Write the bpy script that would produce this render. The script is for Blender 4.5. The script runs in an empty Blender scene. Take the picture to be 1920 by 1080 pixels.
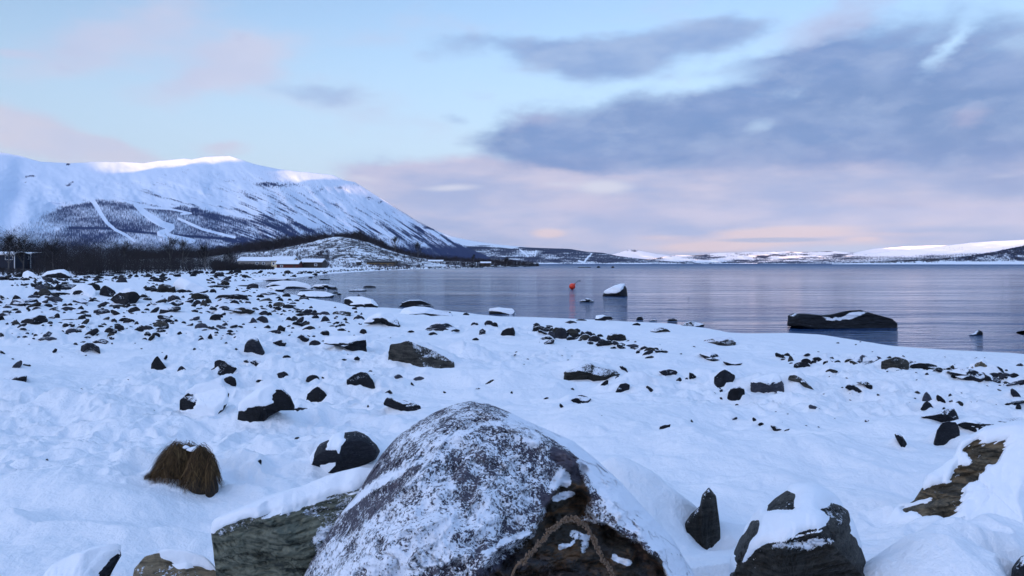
import bpy, math, random
import numpy as np

# ------------------------------------------------------------------ camera, light, sky
scene = bpy.context.scene
CAMZ = 2.4
F = 1440.0
CX, HY = 960.0, 494.0
EXPO = 1.35
SKYS = 0.15
SUN_EL = math.radians(4.6)
SUNH = np.array([-0.35, -0.9367])            # horizontal direction towards the sun

cam_data = bpy.data.cameras.new('camera')
cam = bpy.data.objects.new('camera', cam_data)
scene.collection.objects.link(cam)
cam.location = (0, 0, CAMZ)
cam.rotation_euler = (math.radians(90), 0, 0)
cam_data.sensor_width = 36.0
cam_data.lens = 36.0 * F / 1920.0
cam_data.shift_y = -(540.0 - HY) / 1920.0
cam_data.clip_start = 0.05
cam_data.clip_end = 90000
scene.camera = cam

scene.view_settings.view_transform = 'Standard'
scene.view_settings.look = 'None'
scene.view_settings.exposure = EXPO
scene.view_settings.gamma = 1.0
scene.cycles.max_bounces = 6
scene.cycles.diffuse_bounces = 3
scene.cycles.glossy_bounces = 3
scene.cycles.use_denoising = True

sun_data = bpy.data.lights.new('sun', 'SUN')
sun_data.energy = 3.6
sun_data.angle = math.radians(0.5)
sun_data.color = (1.0, 0.60, 0.40)
sun = bpy.data.objects.new('sun', sun_data)
scene.collection.objects.link(sun)
from mathutils import Vector
_ts = Vector((SUNH[0] * math.cos(SUN_EL), SUNH[1] * math.cos(SUN_EL), math.sin(SUN_EL)))
sun.rotation_euler = _ts.to_track_quat('Z', 'Y').to_euler()


def lin(c):
    c = c / 255.0
    return c / 12.92 if c <= 0.04045 else ((c + 0.055) / 1.055) ** 2.4


def rgb(r, g, b, k=1.0):
    return (lin(r) * k, lin(g) * k, lin(b) * k, 1.0)


class NT:
    """small helper for node graphs"""
    def __init__(self, tree):
        self.t = tree; self.n = tree.nodes; self.l = tree.links
        self.n.clear()

    def new(self, typ, **kw):
        nd = self.n.new(typ)
        for k, v in kw.items():
            setattr(nd, k, v)
        return nd

    def put(self, sock, v):
        if isinstance(v, bpy.types.NodeSocket):
            self.l.new(v, sock)
        elif v is not None:
            sock.default_value = v

    def math(self, op, a, b=None, c=None, clamp=False):
        nd = self.new('ShaderNodeMath', operation=op, use_clamp=clamp)
        self.put(nd.inputs[0], a); self.put(nd.inputs[1], b); self.put(nd.inputs[2], c)
        return nd.outputs[0]

    def mix(self, f, a, b):
        nd = self.new('ShaderNodeMix', data_type='RGBA')
        self.put(nd.inputs[0], f); self.put(nd.inputs[6], a); self.put(nd.inputs[7], b)
        return nd.outputs[2]

    def sstep(self, v, lo, hi, a=0.0, b=1.0):
        nd = self.new('ShaderNodeMapRange', interpolation_type='SMOOTHSTEP')
        self.put(nd.inputs[0], v); self.put(nd.inputs[1], lo); self.put(nd.inputs[2], hi)
        self.put(nd.inputs[3], a); self.put(nd.inputs[4], b)
        return nd.outputs[0]

    def noise(self, vec, scale, detail=4, rough=0.5, dist=0.0):
        nd = self.new('ShaderNodeTexNoise')
        self.put(nd.inputs['Vector'], vec)
        self.put(nd.inputs['Scale'], scale); self.put(nd.inputs['Detail'], detail)
        self.put(nd.inputs['Roughness'], rough); self.put(nd.inputs['Distortion'], dist)
        return nd.outputs[0]

    def mapping(self, vec, loc=(0, 0, 0), rot=(0, 0, 0), sc=(1, 1, 1), typ='POINT'):
        nd = self.new('ShaderNodeMapping', vector_type=typ)
        self.put(nd.inputs[0], vec)
        nd.inputs[1].default_value = loc
        if typ != 'NORMAL':
            nd.inputs[2].default_value = rot
        nd.inputs[3].default_value = sc
        return nd.outputs[0]


# ---- world
world = bpy.data.worlds.new('World')
scene.world = world
world.use_nodes = True
w = NT(world.node_tree)
sky = w.new('ShaderNodeTexSky', sky_type='NISHITA')
sky.sun_disc = False
sky.sun_elevation = SUN_EL
sky.sun_rotation = math.atan2(SUNH[0], SUNH[1])
sky.air_density = 1.0
sky.dust_density = 0.6
sky.ozone_density = 2.0
sky.altitude = 300
co = w.new('ShaderNodeTexCoord').outputs['Generated']
sep = w.new('ShaderNodeSeparateXYZ'); w.put(sep.inputs[0], co)
dx, dy, dz = sep.outputs
az = w.math('MULTIPLY', w.math('ARCTAN2', dx, dy), 57.2958)
hyp = w.math('SQRT', w.math('ADD', w.math('MULTIPLY', dx, dx), w.math('MULTIPLY', dy, dy)))
el = w.math('MULTIPLY', w.math('ARCTAN2', dz, hyp), 57.2958)
cmb = w.new('ShaderNodeCombineXYZ'); w.put(cmb.inputs[0], az); w.put(cmb.inputs[1], el)
AE = cmb.outputs[0]
# billow warp of the sky coordinates
wn = w.new('ShaderNodeTexNoise'); w.put(wn.inputs['Vector'], w.mapping(AE, sc=(0.07, 0.16, 1)))
wn.inputs['Scale'].default_value = 1.0; wn.inputs['Detail'].default_value = 7; wn.inputs['Roughness'].default_value = 0.62
wv = w.new('ShaderNodeVectorMath', operation='SUBTRACT'); w.put(wv.inputs[0], wn.outputs[1]); wv.inputs[1].default_value = (0.5, 0.5, 0.5)
wv2 = w.new('ShaderNodeVectorMath', operation='MULTIPLY'); w.put(wv2.inputs[0], wv.outputs[0]); wv2.inputs[1].default_value = (9, 4.5, 0)
wv3 = w.new('ShaderNodeVectorMath', operation='ADD'); w.put(wv3.inputs[0], AE); w.put(wv3.inputs[1], wv2.outputs[0])
AEW = wv3.outputs[0]
n_fine = w.noise(w.mapping(AE, sc=(0.22, 0.55, 1)), 1.0, 6, 0.55)
n_mid = w.noise(w.mapping(AE, loc=(7, 3, 0), sc=(0.08, 0.24, 1)), 1.0, 4, 0.5)


def px_ae(px, py):
    x = (px - CX) / F
    h = math.hypot(1.0, x)
    return math.degrees(math.atan(x)), math.degrees(math.atan(((HY - py) / F) / h)), h


def blobs(lst, coord):
    acc = None
    for (px, py, rx, ry, rot, wt) in lst:
        a, e, h = px_ae(px, py)
        sx = 57.2958 / F / (h * h); sy = 57.2958 / F / h
        v = w.mapping(coord, loc=(a, e, 0), rot=(0, 0, math.radians(rot)), sc=(rx * sx, ry * sy, 1), typ='TEXTURE')
        ln = w.new('ShaderNodeVectorMath', operation='LENGTH'); w.put(ln.inputs[0], v)
        m = w.sstep(ln.outputs['Value'], 1.3, 0.0, 0.0, wt)
        acc = m if acc is None else w.math('ADD', acc, m)
    return acc


def layer(lst, lo, hi, amp, coord=None, noise=None, opacity=1.0):
    s = blobs(lst, coord if coord is not None else AEW)
    s = w.math('MULTIPLY_ADD', w.math('SUBTRACT', noise if noise is not None else n_fine, 0.5), amp, s)
    return w.sstep(s, lo, hi, 0.0, opacity)


KS = 1.0 / SKYS
skyc = w.new('ShaderNodeVectorMath', operation='MULTIPLY')
w.put(skyc.inputs[0], sky.outputs[0]); skyc.inputs[1].default_value = SKYTINT = (1.02, 0.95, 1.03)
C = skyc.outputs[0]
KS = 1.0 / (SKYS * 2 ** EXPO)


def cc(r, g, b):
    return rgb(r, g, b, KS)


def vary(a, b, n=None):
    return w.mix(w.sstep(n if n is not None else n_mid, 0.3, 0.7), a, b)


# clear air turns paler and bluer towards the hills
lowair = w.sstep(el, 22, 0, 0.1, 0.95)
C = w.mix(lowair, C, cc(194, 216, 242))
# thin pale cirrus on the left
m = layer([(250, 60, 280, 70, 24, 1.0), (420, 130, 210, 50, 24, .9), (30, 88, 60, 14, 0, .7), (640, 200, 330, 60, -14, .4),
           (760, 60, 200, 50, 10, .35), (450, 95, 160, 60, 15, .5), (1250, 20, 160, 40, 0, .3)], 0.0, 1.15, 1.2, opacity=0.85)
C = w.mix(m, C, vary(cc(196, 204, 233), cc(208, 212, 236)))
m = layer([(600, 172, 110, 30, -6, .9), (870, 100, 110, 34, 8, 0.7), (690, 300, 150, 26, 5, .4), (850, 215, 45, 14, 0, .7)], 0.1, 1.2, 1.0, opacity=0.75)
C = w.mix(m, C, cc(152, 178, 222))
# lilac bank low over the lake
m = layer([(1500, 410, 900, 150, 0, 1.5), (1500, 330, 700, 70, 0, .7), (850, 345, 280, 70, 6, 1.1), (1000, 420, 340, 70, 0, 1.2), (700, 330, 130, 32, -4, .7)],
          0.1, 1.1, 0.9)
C = w.mix(m, C, vary(cc(163, 181, 222), cc(206, 204, 228), w.noise(w.mapping(AE, loc=(3, 1, 0), sc=(0.12, 0.5, 1)), 1.0, 5, .55)))
# low cloud and puff beyond the mountain on the left
m = layer([(60, 262, 250, 52, -12, 1.2), (230, 290, 150, 22, -10, .8), (404, 286, 56, 17, 0, .9), (-150, 240, 300, 90, 0, 1.0)], 0.05, 1.1, 0.8, opacity=.9)
C = w.mix(m, C, vary(cc(214, 212, 230), cc(202, 208, 233), n_fine))
# ragged thinner cloud above the mass
m = layer([(1240, 82, 230, 52, 6, 1.2), (1100, 100, 150, 42, 0, 1.0), (950, 92, 190, 30, -4, .9), (1380, 50, 110, 42, 10, .9), (1150, 145, 160, 30, 5, .6), (1000, 130, 120, 24, 0, .4)],
          0.15, 1.25, 1.3, opacity=0.85)
C = w.mix(m, C, vary(cc(128, 160, 212), cc(160, 184, 224), n_fine))
# blue grey cloud mass
m = layer([(1520, 215, 360, 100, -7, 1.4), (1150, 245, 250, 75, 0, 1.2), (1750, 120, 260, 110, 0, 1.3), (1860, 230, 260, 90, 0, 1.2),
           (1330, 300, 420, 52, -2, .9), (960, 258, 120, 42, 5, .9), (1240, 215, 160, 50, 0, .8), (1560, 80, 140, 60, 10, .8),
           (1450, 125, 150, 40, 12, .8), (1880, 330, 200, 60, 4, .55), (2200, 150, 350, 200, 0, 1.2), (1080, 305, 300, 40, 4, .6)],
          0.12, 1.15, 1.15)
hole = w.math('ADD', blobs([(1775, 72, 75, 22, 52, .9), (1395, 242, 34, 14, 10, .35), (1330, 148, 140, 22, 12, .8), (1240, 155, 100, 18, 4, .7), (1200, 135, 80, 20, 0, .5)], AEW), w.math('MULTIPLY', w.math('SUBTRACT', n_fine, 0.5), 0.5))
m = w.math('MULTIPLY', m, w.math('SUBTRACT', 1.0, hole, clamp=True))
dark = vary(cc(108, 146, 202), cc(131, 158, 208), n_fine)
dark = w.mix(w.sstep(n_mid, 0.35, 0.75, 0.0, 0.6), dark, cc(102, 138, 190))
dark = w.mix(w.sstep(w.noise(w.mapping(AEW, loc=(1, 5, 0), sc=(0.16, 0.34, 1)), 1.0, 5, .6), 0.45, 0.68, 0, .8), dark, cc(150, 174, 216))
C = w.mix(w.math('MULTIPLY', m, 0.95), C, dark)
# rosy edges where the low sun reaches the cloud
m = layer([(1560, 30, 170, 42, 12, 1.0), (1850, 222, 70, 26, 0, .9), (1000, 225, 80, 22, 8, .7), (1640, 385, 260, 24, -4, .6),
           (1120, 388, 240, 30, 0, .6), (1260, 320, 160, 16, 0, .4), (1880, 400, 160, 24, 0, .5)], 0.1, 1.3, 1.1, opacity=0.6)
C = w.mix(m, C, cc(186, 184, 216))
# sunlit banks over the far shore
m = layer([(1030, 437, 48, 13, 0, 1.5), (1480, 436, 180, 17, 1, 1.9), (1330, 462, 160, 16, 2, 1.5), (1240, 446, 90, 9, 0, .8),
           (1620, 448, 40, 5, 0, .9), (1560, 470, 230, 12, 0, .6), (1135, 351, 80, 20, 0, 1.2), (850, 352, 80, 10, 3, 1.1), (1040, 345, 40, 8, 0, .8), (1600, 455, 240, 10, 0, .8), (1690, 440, 120, 8, 0, .7), (950, 400, 120, 12, 0, .5), (680, 335, 50, 10, -8, .8),
           (1880, 330, 60, 8, 0, .6), (1720, 420, 90, 8, 0, .6), (860, 410, 60, 8, 0, .5)], 0.2, 1.3, 0.9, coord=AE)
C = w.mix(w.math('MULTIPLY', m, 0.85), C, w.mix(w.sstep(el, 2.0, 4.5), cc(236, 212, 214), cc(220, 224, 240)))
m = layer([(1450, 450, 150, 7, 0, 1.3), (1620, 432, 200, 12, 0, .5), (1850, 430, 150, 16, 0, .7)], 0.3, 1.0, 0.4, coord=AE, opacity=.7)
C = w.mix(m, C, cc(160, 180, 217))
m = layer([(1640, 470, 330, 20, 0, 1.0)], 0.2, 1.0, 0.4, coord=AE, opacity=.75)
C = w.mix(m, C, cc(190, 205, 234))
# broken cloud over the part of the sky the camera does not look at
out = w.math('MAXIMUM', w.sstep(w.math('ABSOLUTE', az), 40, 70), w.sstep(el, 22, 40))
wn2 = w.noise(w.mapping(co, sc=(1, 1, 2.5)), 2.2, 4, 0.55)
m = w.math('MULTIPLY', out, w.sstep(wn2, 0.35, 0.62, 0.2, 1.0))
azr = w.math('ABSOLUTE', w.math('SUBTRACT', w.math('MODULO', w.math('ADD', az, 720.0 - 235.0), 360.0), 0.0))
azd = w.math('MINIMUM', azr, w.math('SUBTRACT', 360.0, azr))
glow = w.math('MULTIPLY', w.sstep(azd, 70, 10), w.sstep(el, 58, 16))
C = w.mix(m, C, rgb(156, 192, 250, KS * 1.28))
C = w.mix(w.math('MULTIPLY', glow, w.sstep(w.math('ABSOLUTE', az), 60, 95)), C, rgb(226, 226, 244, KS * 3.2))

w_bg = w.new('ShaderNodeBackground'); w.put(w_bg.inputs[0], C); w_bg.inputs[1].default_value = SKYS
w_out = w.new('ShaderNodeOutputWorld'); w.l.new(w_bg.outputs[0], w_out.inputs[0])
world.cycles.sampling_method = 'MANUAL'
world.cycles.sample_map_resolution = 512

# ------------------------------------------------------------------ helpers
COL = scene.collection


def _h2(ix, iy, s):
    n = (ix * 374761393 + iy * 668265263 + s * 2147483647) & 0xFFFFFFFF
    n = ((n ^ (n >> 13)) * 1274126177) & 0xFFFFFFFF
    n = n ^ (n >> 16)
    return (n & 0xFFFFFF) / float(0xFFFFFF)


def vn2(x, y, seed=0):
    x = np.asarray(x, float); y = np.asarray(y, float)
    ix = np.floor(x).astype(np.int64); iy = np.floor(y).astype(np.int64)
    fx = x - ix; fy = y - iy
    fx = fx * fx * fx * (fx * (fx * 6 - 15) + 10); fy = fy * fy * fy * (fy * (fy * 6 - 15) + 10)
    a = _h2(ix, iy, seed); b = _h2(ix + 1, iy, seed); c = _h2(ix, iy + 1, seed); d = _h2(ix + 1, iy + 1, seed)
    return (a * (1 - fx) + b * fx) * (1 - fy) + (c * (1 - fx) + d * fx) * fy


def fbm2(x, y, seed=0, octv=4, gain=0.5):
    t = 0.0; a = 1.0; s = 0.0
    for i in range(octv):
        t = t + a * vn2(x * 2 ** i + 17.3 * i, y * 2 ** i - 9.1 * i, seed + i); s += a; a *= gain
    return t / s - 0.5


def sst(v, lo, hi):
    t = np.clip((np.asarray(v, float) - lo) / (hi - lo), 0, 1)
    return t * t * (3 - 2 * t)


def inpoly(px, py, poly):
    px = np.asarray(px, float); py = np.asarray(py, float)
    r = np.zeros(px.shape, bool)
    n = len(poly)
    for i in range(n):
        x1, y1 = poly[i]; x2, y2 = poly[(i + 1) % n]
        if y1 == y2:
            continue
        c = ((y1 > py) != (y2 > py)) & (px < (x2 - x1) * (py - y1) / (y2 - y1) + x1)
        r ^= c
    return r


def make_mesh(name, P, faces, mat=None, attrs=None, smooth=True, parent=None, loc=None):
    """P (n,3) world coordinates, faces (m,3) or (m,4)"""
    P = np.asarray(P, np.float32)
    faces = np.asarray(faces, np.int32)
    me = bpy.data.meshes.new(name)
    k = faces.shape[1]; m = faces.shape[0]
    if loc is not None:
        P = P - np.asarray(loc, np.float32)
    me.vertices.add(len(P)); me.vertices.foreach_set('co', P.ravel())
    me.loops.add(m * k); me.loops.foreach_set('vertex_index', faces.ravel())
    me.polygons.add(m)
    me.polygons.foreach_set('loop_start', np.arange(0, m * k, k, dtype=np.int32))
    me.polygons.foreach_set('use_smooth', np.full(m, smooth, bool))
    me.update(calc_edges=True)
    me.validate()
    for kx, v in (attrs or {}).items():
        a = me.attributes.new(kx, 'FLOAT', 'POINT')
        a.data.foreach_set('value', np.asarray(v, np.float32).ravel())
    if mat:
        me.materials.append(mat)
    o = bpy.data.objects.new(name, me)
    COL.objects.link(o)
    if loc is not None:
        o.location = tuple(float(v) for v in loc)
    if parent is not None:
        o.parent = parent
        o.location = tuple(float(a) - float(b) for a, b in zip(o.location, parent.location)) if loc is not None else tuple(-v for v in parent.location)
    return o


def grid_faces(ny, nx, wrap=False):
    j, i = np.meshgrid(np.arange(ny - 1), np.arange(nx if wrap else nx - 1), indexing='ij')
    i2 = (i + 1) % nx
    return np.stack([j * nx + i, j * nx + i2, (j + 1) * nx + i2, (j + 1) * nx + i], -1).reshape(-1, 4)


def empty(name, loc):
    o = bpy.data.objects.new(name, None)
    o.empty_display_size = 0.2
    COL.objects.link(o); o.location = tuple(float(v) for v in loc)
    return o


def tag(o, label=None, cat=None, group=None, kind=None):
    if label: o['label'] = label
    if cat: o['category'] = cat
    if group: o['group'] = group
    if kind: o['kind'] = kind
    return o


def material(name):
    m = bpy.data.materials.new(name)
    m.use_nodes = True
    n = NT(m.node_tree)
    b = n.new('ShaderNodeBsdfPrincipled'); o = n.new('ShaderNodeOutputMaterial')
    n.l.new(b.outputs[0], o.inputs[0])
    return m, n, b


def attr(n, name):
    return n.new('ShaderNodeAttribute', attribute_name=name).outputs['Fac']


def bump(n, b, h, strength, dist=0.1):
    bp = n.new('ShaderNodeBump')
    bp.inputs['Strength'].default_value = strength; bp.inputs['Distance'].default_value = dist
    n.put(bp.inputs['Height'], h); n.put(b.inputs['Normal'], bp.outputs[0])


def plain(name, col, rough=0.7, metallic=0.0, var=0.15, scale=6.0):
    m, n, b = material(name)
    co = n.new('ShaderNodeTexCoord').outputs['Object']
    c2 = tuple(min(1, v * (1 + var * 2)) for v in col[:3]) + (1,)
    c1 = tuple(v * (1 - var * 2) for v in col[:3]) + (1,)
    n.put(b.inputs['Base Color'], n.mix(n.noise(co, scale, 5), c1, c2))
    b.inputs['Roughness'].default_value = rough
    b.inputs['Metallic'].default_value = metallic
    return m


# ------------------------------------------------------------------ materials of the setting
def snow_nodes(n, b, co, near=True):
    pass


SNOW = (0.84, 0.87, 0.91, 1)
M = {}
# ground snow
m, n, b = material('beach_snow')
co = n.new('ShaderNodeTexCoord').outputs['Object']
veg = attr(n, 'veg')
sn = n.mix(n.noise(co, 0.6, 3), (0.82, 0.86, 0.91, 1), (0.88, 0.9, 0.92, 1))
vn = n.noise(n.mapping(co, sc=(1, 1, 1)), 0.28, 5, 0.7)
vm = n.sstep(n.math('ADD', n.math('MULTIPLY', n.math('SUBTRACT', vn, 0.5), 1.6), veg), 0.45, 0.62)
n.put(b.inputs['Base Color'], n.mix(vm, sn, (0.03, 0.026, 0.03, 1)))
b.inputs['Roughness'].default_value = 0.75
b.inputs['Specular IOR Level'].default_value = 0.3
b.inputs['Subsurface Weight'].default_value = 0.0
hb = n.math('ADD', n.math('MULTIPLY', n.noise(co, 7, 6, 0.65), 0.085), n.math('MULTIPLY', n.noise(co, 55, 4, 0.65), 0.010))
bump(n, b, hb, 0.55, 1.0)
M['ground'] = m

# mountain: snow over birch forest and scree, share of dark ground in the attribute "veg"
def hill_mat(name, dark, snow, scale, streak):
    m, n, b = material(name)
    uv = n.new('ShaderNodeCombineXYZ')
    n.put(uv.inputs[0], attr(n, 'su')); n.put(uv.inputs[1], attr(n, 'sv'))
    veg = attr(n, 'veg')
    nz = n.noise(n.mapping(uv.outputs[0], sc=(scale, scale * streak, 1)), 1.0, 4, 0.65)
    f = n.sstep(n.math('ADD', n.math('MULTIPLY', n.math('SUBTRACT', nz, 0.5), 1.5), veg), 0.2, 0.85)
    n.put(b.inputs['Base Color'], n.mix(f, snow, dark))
    b.inputs['Roughness'].default_value = 0.9
    b.inputs['Specular IOR Level'].default_value = 0.1
    return m


M['mountain'] = hill_mat('mountain_snow', (0.012, 0.023, 0.085, 1), (0.70, 0.77, 0.88, 1), 0.45, 0.4)  # brown birch wood tinted blue: the tone of shade put into its colour
M['hills'] = hill_mat('hill_snow', (0.02, 0.024, 0.06, 1), SNOW, 0.35, 1.0)

# water
m, n, b = material('lake_water')
co = n.new('ShaderNodeTexCoord').outputs['Object']
b.inputs['Base Color'].default_value = (0.012, 0.055, 0.16, 1)
b.inputs['IOR'].default_value = 1.333
s1 = n.noise(n.mapping(co, rot=(0, 0, math.radians(6)), sc=(0.5, 1.7, 1)), 1.0, 5, 0.6, 0.5)
s2 = n.noise(n.mapping(co, rot=(0, 0, math.radians(-8)), sc=(0.10, 0.30, 1)), 1.0, 3, 0.5, 0.4)
s3 = n.noise(n.mapping(co, sc=(2.2, 6.0, 1)), 1.0, 3, 0.5)
calm = n.sstep(n.noise(n.mapping(co, sc=(0.010, 0.035, 1)), 1.0, 4, 0.6), 0.38, 0.62, 0.35, 1.4)
shel = n.new('ShaderNodeSeparateXYZ'); n.put(shel.inputs[0], co)
lee = n.sstep(shel.outputs[0], -45, 12, 0.3, 1.0)          # sheltered inshore water on the left
hh = n.math('ADD', n.math('ADD', n.math('MULTIPLY', s1, 0.15), n.math('MULTIPLY', s2, 0.55)), n.math('MULTIPLY', s3, 0.02))
hh = n.math('MULTIPLY', n.math('MULTIPLY', hh, calm), n.math('MULTIPLY', lee, n.sstep(shel.outputs[1], 60, 300, 1.3, 2.6)))
n.put(b.inputs['Roughness'], n.math('ADD', n.sstep(shel.outputs[1], 60, 500, 0.07, 0.26), n.sstep(shel.outputs[1], 250, 1500, 0.0, 0.32)))
bump(n, b, hh, 1.0, 1.0)
M['water'] = m

# ------------------------------------------------------------------ the shore and the ground
def shore_pt(px, py):
    d = CAMZ * F / (py - HY)
    return ((px - CX) / F * d, d)


_sp = [(2300, 720), (1920, 668), (1780, 661), (1700, 655), (1630, 644), (1560, 632), (1460, 628), (1400, 629), (1350, 621), (1280, 610), (1200, 607), (1100, 601),
       (960, 598), (860, 587), (740, 580), (690, 577), (640, 571), (610, 564), (570, 558), (540, 551), (510, 545), (486, 538),
       (478, 531), (500, 526), (545, 522), (590, 517), (620, 513), (660, 510.5), (720, 507), (800, 504.2), (900, 502), (1000, 499.6), (1018, 499)]
SHORE = [(60, 8)] + [shore_pt(*p) for p in _sp] + [(-20, 900), (-300, 1600), (-4000, 2500), (-30000, 2000), (-30000, -30000), (30000, -30000), (30000, -200), (200, -40)]
_S = np.array(SHORE)


def sdist(x, y):
    """distance inland (positive on land)"""
    x = np.asarray(x, float); y = np.asarray(y, float)
    d = np.full(x.shape, 1e18)
    n = len(_S)
    for i in range(n):
        ax, ay = _S[i]; bx, by = _S[(i + 1) % n]
        ex, ey = bx - ax, by - ay
        L = ex * ex + ey * ey
        t = np.clip(((x - ax) * ex + (y - ay) * ey) / L, 0, 1)
        d = np.minimum(d, (x - ax - t * ex) ** 2 + (y - ay - t * ey) ** 2)
    d = np.sqrt(d)
    return np.where(inpoly(x, y, SHORE), d, -d)


CREST = np.array([(-400, 488), (200, 488), (380, 484), (425, 478), (491, 471), (541, 463), (574, 458), (607, 451), (640, 447), (665, 448), (690, 455), (707, 462), (740, 473), (780, 483), (830, 489), (920, 491), (1010, 493), (1100, 494)], float)


def land(x, y, drift=True):
    s = sdist(x, y)
    d = np.hypot(x, y)
    j = fbm2(x * 0.35, y * 0.35, 5, 3) * 1.2 * sst(d, 10, 40)
    s = s + j
    sp = np.maximum(s, 0)
    z = np.where(s < 0, -np.minimum(1.8, 0.07 - s * 0.07), 0.03 + 0.07 * (1 - np.exp(-sp / 0.35)) + 0.76 * (1 - np.exp(-sp / 11.0)))
    z = z + 1.3 * sst(sp, 30, 75) * sst(-x, 20, 50) * (1 - sst(d, 200, 275)) - 0.2 * sst(d, 200, 275) * sst(sp, 3, 20)
    if drift:
        k = sst(sp, 0.2, 7) * (1 - sst(d, 60, 200))
        dr = fbm2(x * 0.33 + 3, y * 0.5, 11, 3) * 0.32 + fbm2(x * 1.1, y * 1.4, 21, 4) * 0.19 + (0.25 - np.abs(fbm2(x * .85 + 7, y * 1.2, 24, 3))) * 0.34 * (1 - sst(d, 9, 26))
        tr = sst(vn2(x * 0.28 + 4, y * 0.28, 31), 0.35, 0.62)       # trodden patches
        dr = dr + tr * np.abs(fbm2(x * 3.6, y * 3.6, 41, 3)) * -0.3 + tr * 0.04
        dr = dr + fbm2(x * 6.5, y * 6.5, 47, 3) * 0.035 * (1 - sst(d, 8, 20))
        z = z + k * dr
    # knoll and spur behind the boathouses
    px = CX + F * x / np.maximum(y, 1)
    crest = np.interp(px, CREST[:, 0], CREST[:, 1])
    ch = np.maximum(CAMZ + (HY - crest) / F * 520 - 0.9, 0)
    prof = sst(d, 350, 515) * (1 - 0.8 * sst(d, 540, 900))
    prof = np.where(y > 100, prof, 0) * sst(sp, 0, 30)
    ch = ch * prof
    z = z + ch * (1 + 0.16 * fbm2(x * 0.06, y * 0.06, 51, 3)) + 1.2 * fbm2(x * 0.09, y * 0.09, 61, 3) * prof
    z = z + 7 * sst(sp, 300, 1800) * sst(d, 700, 1500)
    return z


def px_world(px, py, Y):
    return np.array([(px - CX) / F * Y, Y, CAMZ + (HY - py) / F * Y])


def hit(px, py, water=True, _c={}):
    """depth Y at which the ray through a pixel meets the ground"""
    Y = np.geomspace(1.2, 1400, 1400)
    x = (px - CX) / F * Y
    zr = CAMZ + (HY - py) / F * Y
    zt = land(x, Y)
    if water:
        zt = np.maximum(zt, 0.0)
    k = np.where(zr <= zt)[0]
    return float(Y[k[0]]) if len(k) else 900.0


MOUNDS = []      # x, y, rx, ry, h


def mound_px(px, py, wpx, hpx, depth=1.0):
    Y = hit(px, py)
    MOUNDS.append(((px - CX) / F * Y, Y, wpx / F * Y * 0.5, wpx / F * Y * 0.5 * depth, hpx / F * Y))


def build_ground():
    dyv = np.arange(760, 12, -1.15)
    r = np.concatenate([np.array([0.02, 0.4, 0.8, 1.2, 1.6, 1.9]), 1.6 * F / dyv[dyv < 1.6 * F / 2.05], np.geomspace(196, 1500, 110), np.geomspace(1700, 19500, 14)])
    th = np.concatenate([np.linspace(-180, -44, 50)[:-1], np.degrees(np.arctan(np.linspace(math.tan(math.radians(-44)), math.tan(math.radians(44)), 1000))), np.linspace(44, 180, 50)[1:]])
    R, T = np.meshgrid(r, np.radians(th), indexing='ij')
    X = R * np.sin(T); Y = R * np.cos(T)
    Z = land(X, Y)
    for (mx, my, rx, ry, h) in MOUNDS:
        # only touch the patch of the sheet around the mound
        rad = 2.6 * max(rx, ry); dist = math.hypot(mx, my)
        i0, i1 = np.searchsorted(r, [dist - rad, dist + rad])
        if dist > rad:
            a0 = math.degrees(math.atan2(mx, my)); da = math.degrees(math.asin(min(1, rad / dist)))
            j0, j1 = np.searchsorted(th, [a0 - da, a0 + da])
        else:
            j0, j1 = 0, len(th)
        sl = (slice(max(i0 - 1, 0), i1 + 1), slice(max(j0 - 1, 0), j1 + 1))
        q = ((X[sl] - mx) / rx) ** 2 + ((Y[sl] - my) / ry) ** 2
        Z[sl] += h * np.exp(-q * 1.1)
    d = R
    px = CX + F * X / np.maximum(Y, 1)
    crest = np.interp(px, CREST[:, 0], CREST[:, 1])
    veg = np.zeros_like(Z)
    kn = sst(d, 330, 380) * np.where(Y > 50, 1, 0)
    veg = kn * (0.52 + 0.5 * fbm2(X * 0.05, Y * 0.05, 71, 4) + 0.5 * sst(d, 560, 640))
    veg = veg + sst(sdist(X, Y), 34, 44) * sst(-X, 30, 50) * sst(d, 80, 110) * (1 - sst(d, 230, 330)) * 0.75
    veg = np.where(Y < -30, 0.2, veg)
    ny, nx = X.shape
    P = np.stack([X, Y, Z], -1).reshape(-1, 3)
    return tag(make_mesh('ground', P, grid_faces(ny, nx), M['ground'], {'veg': veg}), kind='structure')


def build_water():
    r = np.concatenate([[3.0], np.geomspace(4, 19500, 60)])
    th = np.radians(np.linspace(-180, 180, 91))
    R, T = np.meshgrid(r, th, indexing='ij')
    P = np.stack([R * np.sin(T) + 20, R * np.cos(T) + 25, R * 0], -1).reshape(-1, 3)
    return tag(make_mesh('lake', P, grid_faces(*R.shape), M['water']), kind='structure')


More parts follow.
